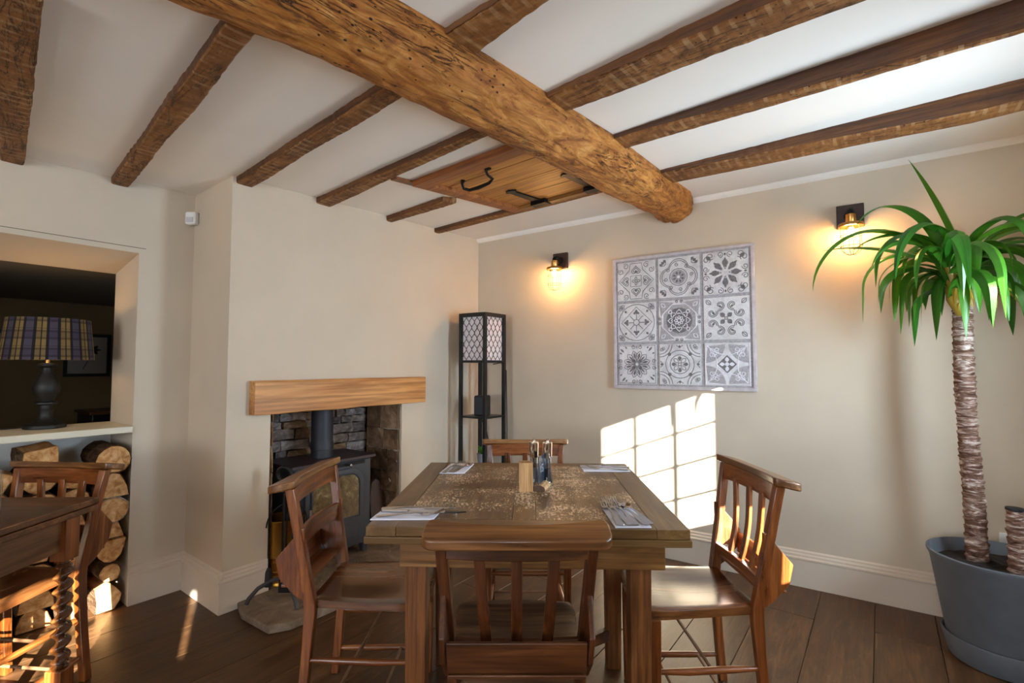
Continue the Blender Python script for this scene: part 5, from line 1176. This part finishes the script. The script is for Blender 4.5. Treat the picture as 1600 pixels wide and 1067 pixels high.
def trunk(z0, z1, r0, r1, x0, x1, seed, n=28):
    m = int((z1 - z0) / .006); vs = []
    for i in range(m + 1):
        f = i / m; z = z0 + (z1 - z0) * f; s = (z / .030 + .25 * sin(z * 23)) % 1.0; x = x0 + (x1 - x0) * f + .006 * sin(z * 5 + seed)
        for k in range(n):
            t = 2 * pi * k / n; rg_ = .0055 * (s ** 1.5) * (1 + .5 * sin(3 * t + int(z / .03) * 2.1)) ; r = (r0 + (r1 - r0) * f) + rg_ + .004 * noise.noise(Vector((cos(t) * 2, sin(t) * 2, z * 8 + seed)))
            vs.append((x + r * cos(t), r * sin(t), z))
    fs = [(i * n + k, i * n + (k + 1) % n, (i + 1) * n + (k + 1) % n, (i + 1) * n + k) for i in range(m) for k in range(n)] + [tuple(m * n + k for k in range(n))]
    return MB().add(vs, fs)
obj('trunk', trunk(-.02, 1.12, .036, .032, -.03, -.045, 1), TRUNK, yu, smooth=True)
# three leafy branches
br = [((-.045, 0, 1.08), (-.035, 0, 1.18), (-.03, .0, 1.34)), ((-.06, -.02, 1.09), (-.11, -.03, 1.15), (-.13, -.04, 1.29)), ((-.03, .02, 1.09), (.025, .04, 1.17), (.05, .05, 1.33))]
for p_ in br: obj('branch', MB().tube(p_, [.026, .024, .018], 12), LEAFY, yu, smooth=True)
def ribbon(base_, az, el, length, wd, droop, twist=0.0, n=22, fold=.25):
    """leaf as a folded strip: starts at elevation el, bends down by droop radians over its length"""
    b = MB(); vs = []; p_ = Vector(base_); e = el; uv = []
    for i in range(n + 1):
        f = i / n; wv = wd * (min(1, .35 + f * 3.2)) * (1 - max(0, (f - .45) / .55) ** 1.8) + .0006
        dr_ = Vector((cos(az) * cos(e), sin(az) * cos(e), sin(e))); sd_ = Vector((-sin(az), cos(az), 0)); upv = sd_.cross(dr_).normalized()
        a_ = twist * f; s2 = sd_ * cos(a_) + upv * sin(a_); u2 = upv * cos(a_) - sd_ * sin(a_)
        vs += [p_ - s2 * wv / 2 - u2 * 0 , p_ + u2 * (-wv * fold), p_ + s2 * wv / 2]
        p_ = p_ + dr_ * (length / n); e = max(-pi / 2 + .06, el - droop * (f ** 1.25))
    fs = []
    for i in range(n):
        for k in (0, 1): fs.append((i * 3 + k, i * 3 + k + 1, (i + 1) * 3 + k + 1, (i + 1) * 3 + k)); uv.append([(k / 2, i / n), ((k + 1) / 2, i / n), ((k + 1) / 2, (i + 1) / n), (k / 2, (i + 1) / n)])
    return b.add(vs, fs, uv)
rg = random.Random(42)
tips = [Vector(p_[2]) for p_ in br]
ex = [(0, pi * .95, 1.25, .55, .045, .25), (0, pi * 1.02, .55, .62, .036, 1.4), (2, -.15, .95, .60, .05, 1.3), (2, .15, .62, .52, .045, 1.1), (1, pi * .98, .35, .60, .042, .55),
      (1, pi * 1.0, .75, .86, .05, 2.5), (0, pi * 1.15, .6, .80, .05, 2.3), (1, pi * 1.3, .5, .72, .05, 2.2),
      (1, pi * 1.05, .9, .62, .05, 3.2), (1, pi * .9, .6, .62, .045, 3.6), (0, -pi / 2, 1.0, .60, .055, 4.2), (0, -pi / 2 + .5, .9, .60, .055, 4.0), (2, -.6, .9, .62, .05, 3.6), (2, -.2, .6, .60, .045, 3.4), (1, -pi * .7, .8, .66, .05, 3.6), (1, -pi * .6, .5, .66, .045, 3.2), (0, -pi * .35, .3, .6, .05, 2.4)]
for (i_, az, el, ln, wd, dp) in ex: obj('leaf', ribbon(tips[i_], az, el, ln * .93, wd, dp, rg.uniform(-.5, .5)), LEAF, yu, smooth=True)
for k in range(52):
    i_ = k % 3; az = rg.uniform(0, 2 * pi); el = rg.uniform(.1, 1.3); ln = rg.uniform(.42, .68); tow = cos(az) * .551 + sin(az) * .834; dp = rg.uniform(2.4, 4.6)
    if tow > 0: ln *= 1 - .55 * tow
    if sin(az) < -.4: ln *= .72; el = max(el, .5)
    bs = tips[i_] + Vector((0, 0, rg.uniform(-.14, .03)))
    obj('leaf', ribbon(bs, az, el, ln, rg.uniform(.034, .062), dp, rg.uniform(-1.6, 1.6), fold=rg.uniform(.05, .3)), LEAF, yu, smooth=True)
for k in range(9): obj('dry_leaf', ribbon(Vector((rg.uniform(-.14, .04), -.03, 1.20)) , rg.uniform(-pi, 0), rg.uniform(-.6, .2), rg.uniform(.10, .20), .018, rg.uniform(1, 2)), LEAFY, yu, smooth=True)
st = thing('cut_yucca_stump', 'short sawn-off second trunk at the front of the planter', 'plant', (2.065, 2.045, .385))
obj('trunk', trunk(-.02, .265, .029, .024, 0, -.01, 5, 22), TRUNK, st, smooth=True); obj('cut_top', MB().lathe([(.027, 0), (.030, .004), (.029, .012), (0, .013)], 22), BLACKM, st, (-.010, 0, .262), smooth=True)
obj('side_shoot', MB().tube([(.025, -.01, .22), (.05, -.015, .235), (.075, -.015, .225), (.085, -.015, .205)], [.010, .017, .016, .008], 10), LEAFY, st, smooth=True)
# double wall socket behind the planter
so_ = thing('wall_socket', 'beige double wall socket low on the right wall behind the planter', 'socket', RWp(3.19, .001, .405), ang(A_))
obj('face_plate', MB().box((0, -.005, 0), (.146, .010, .086)), WHITEPL, so_, bev=.003); obj('switch', MB().box((-.03, -.011, .02), (.014, .004, .022)), WHITEPL, so_, bev=.001); obj('switch', MB().box((.03, -.011, .02), (.014, .004, .022)), WHITEPL, so_, bev=.001)
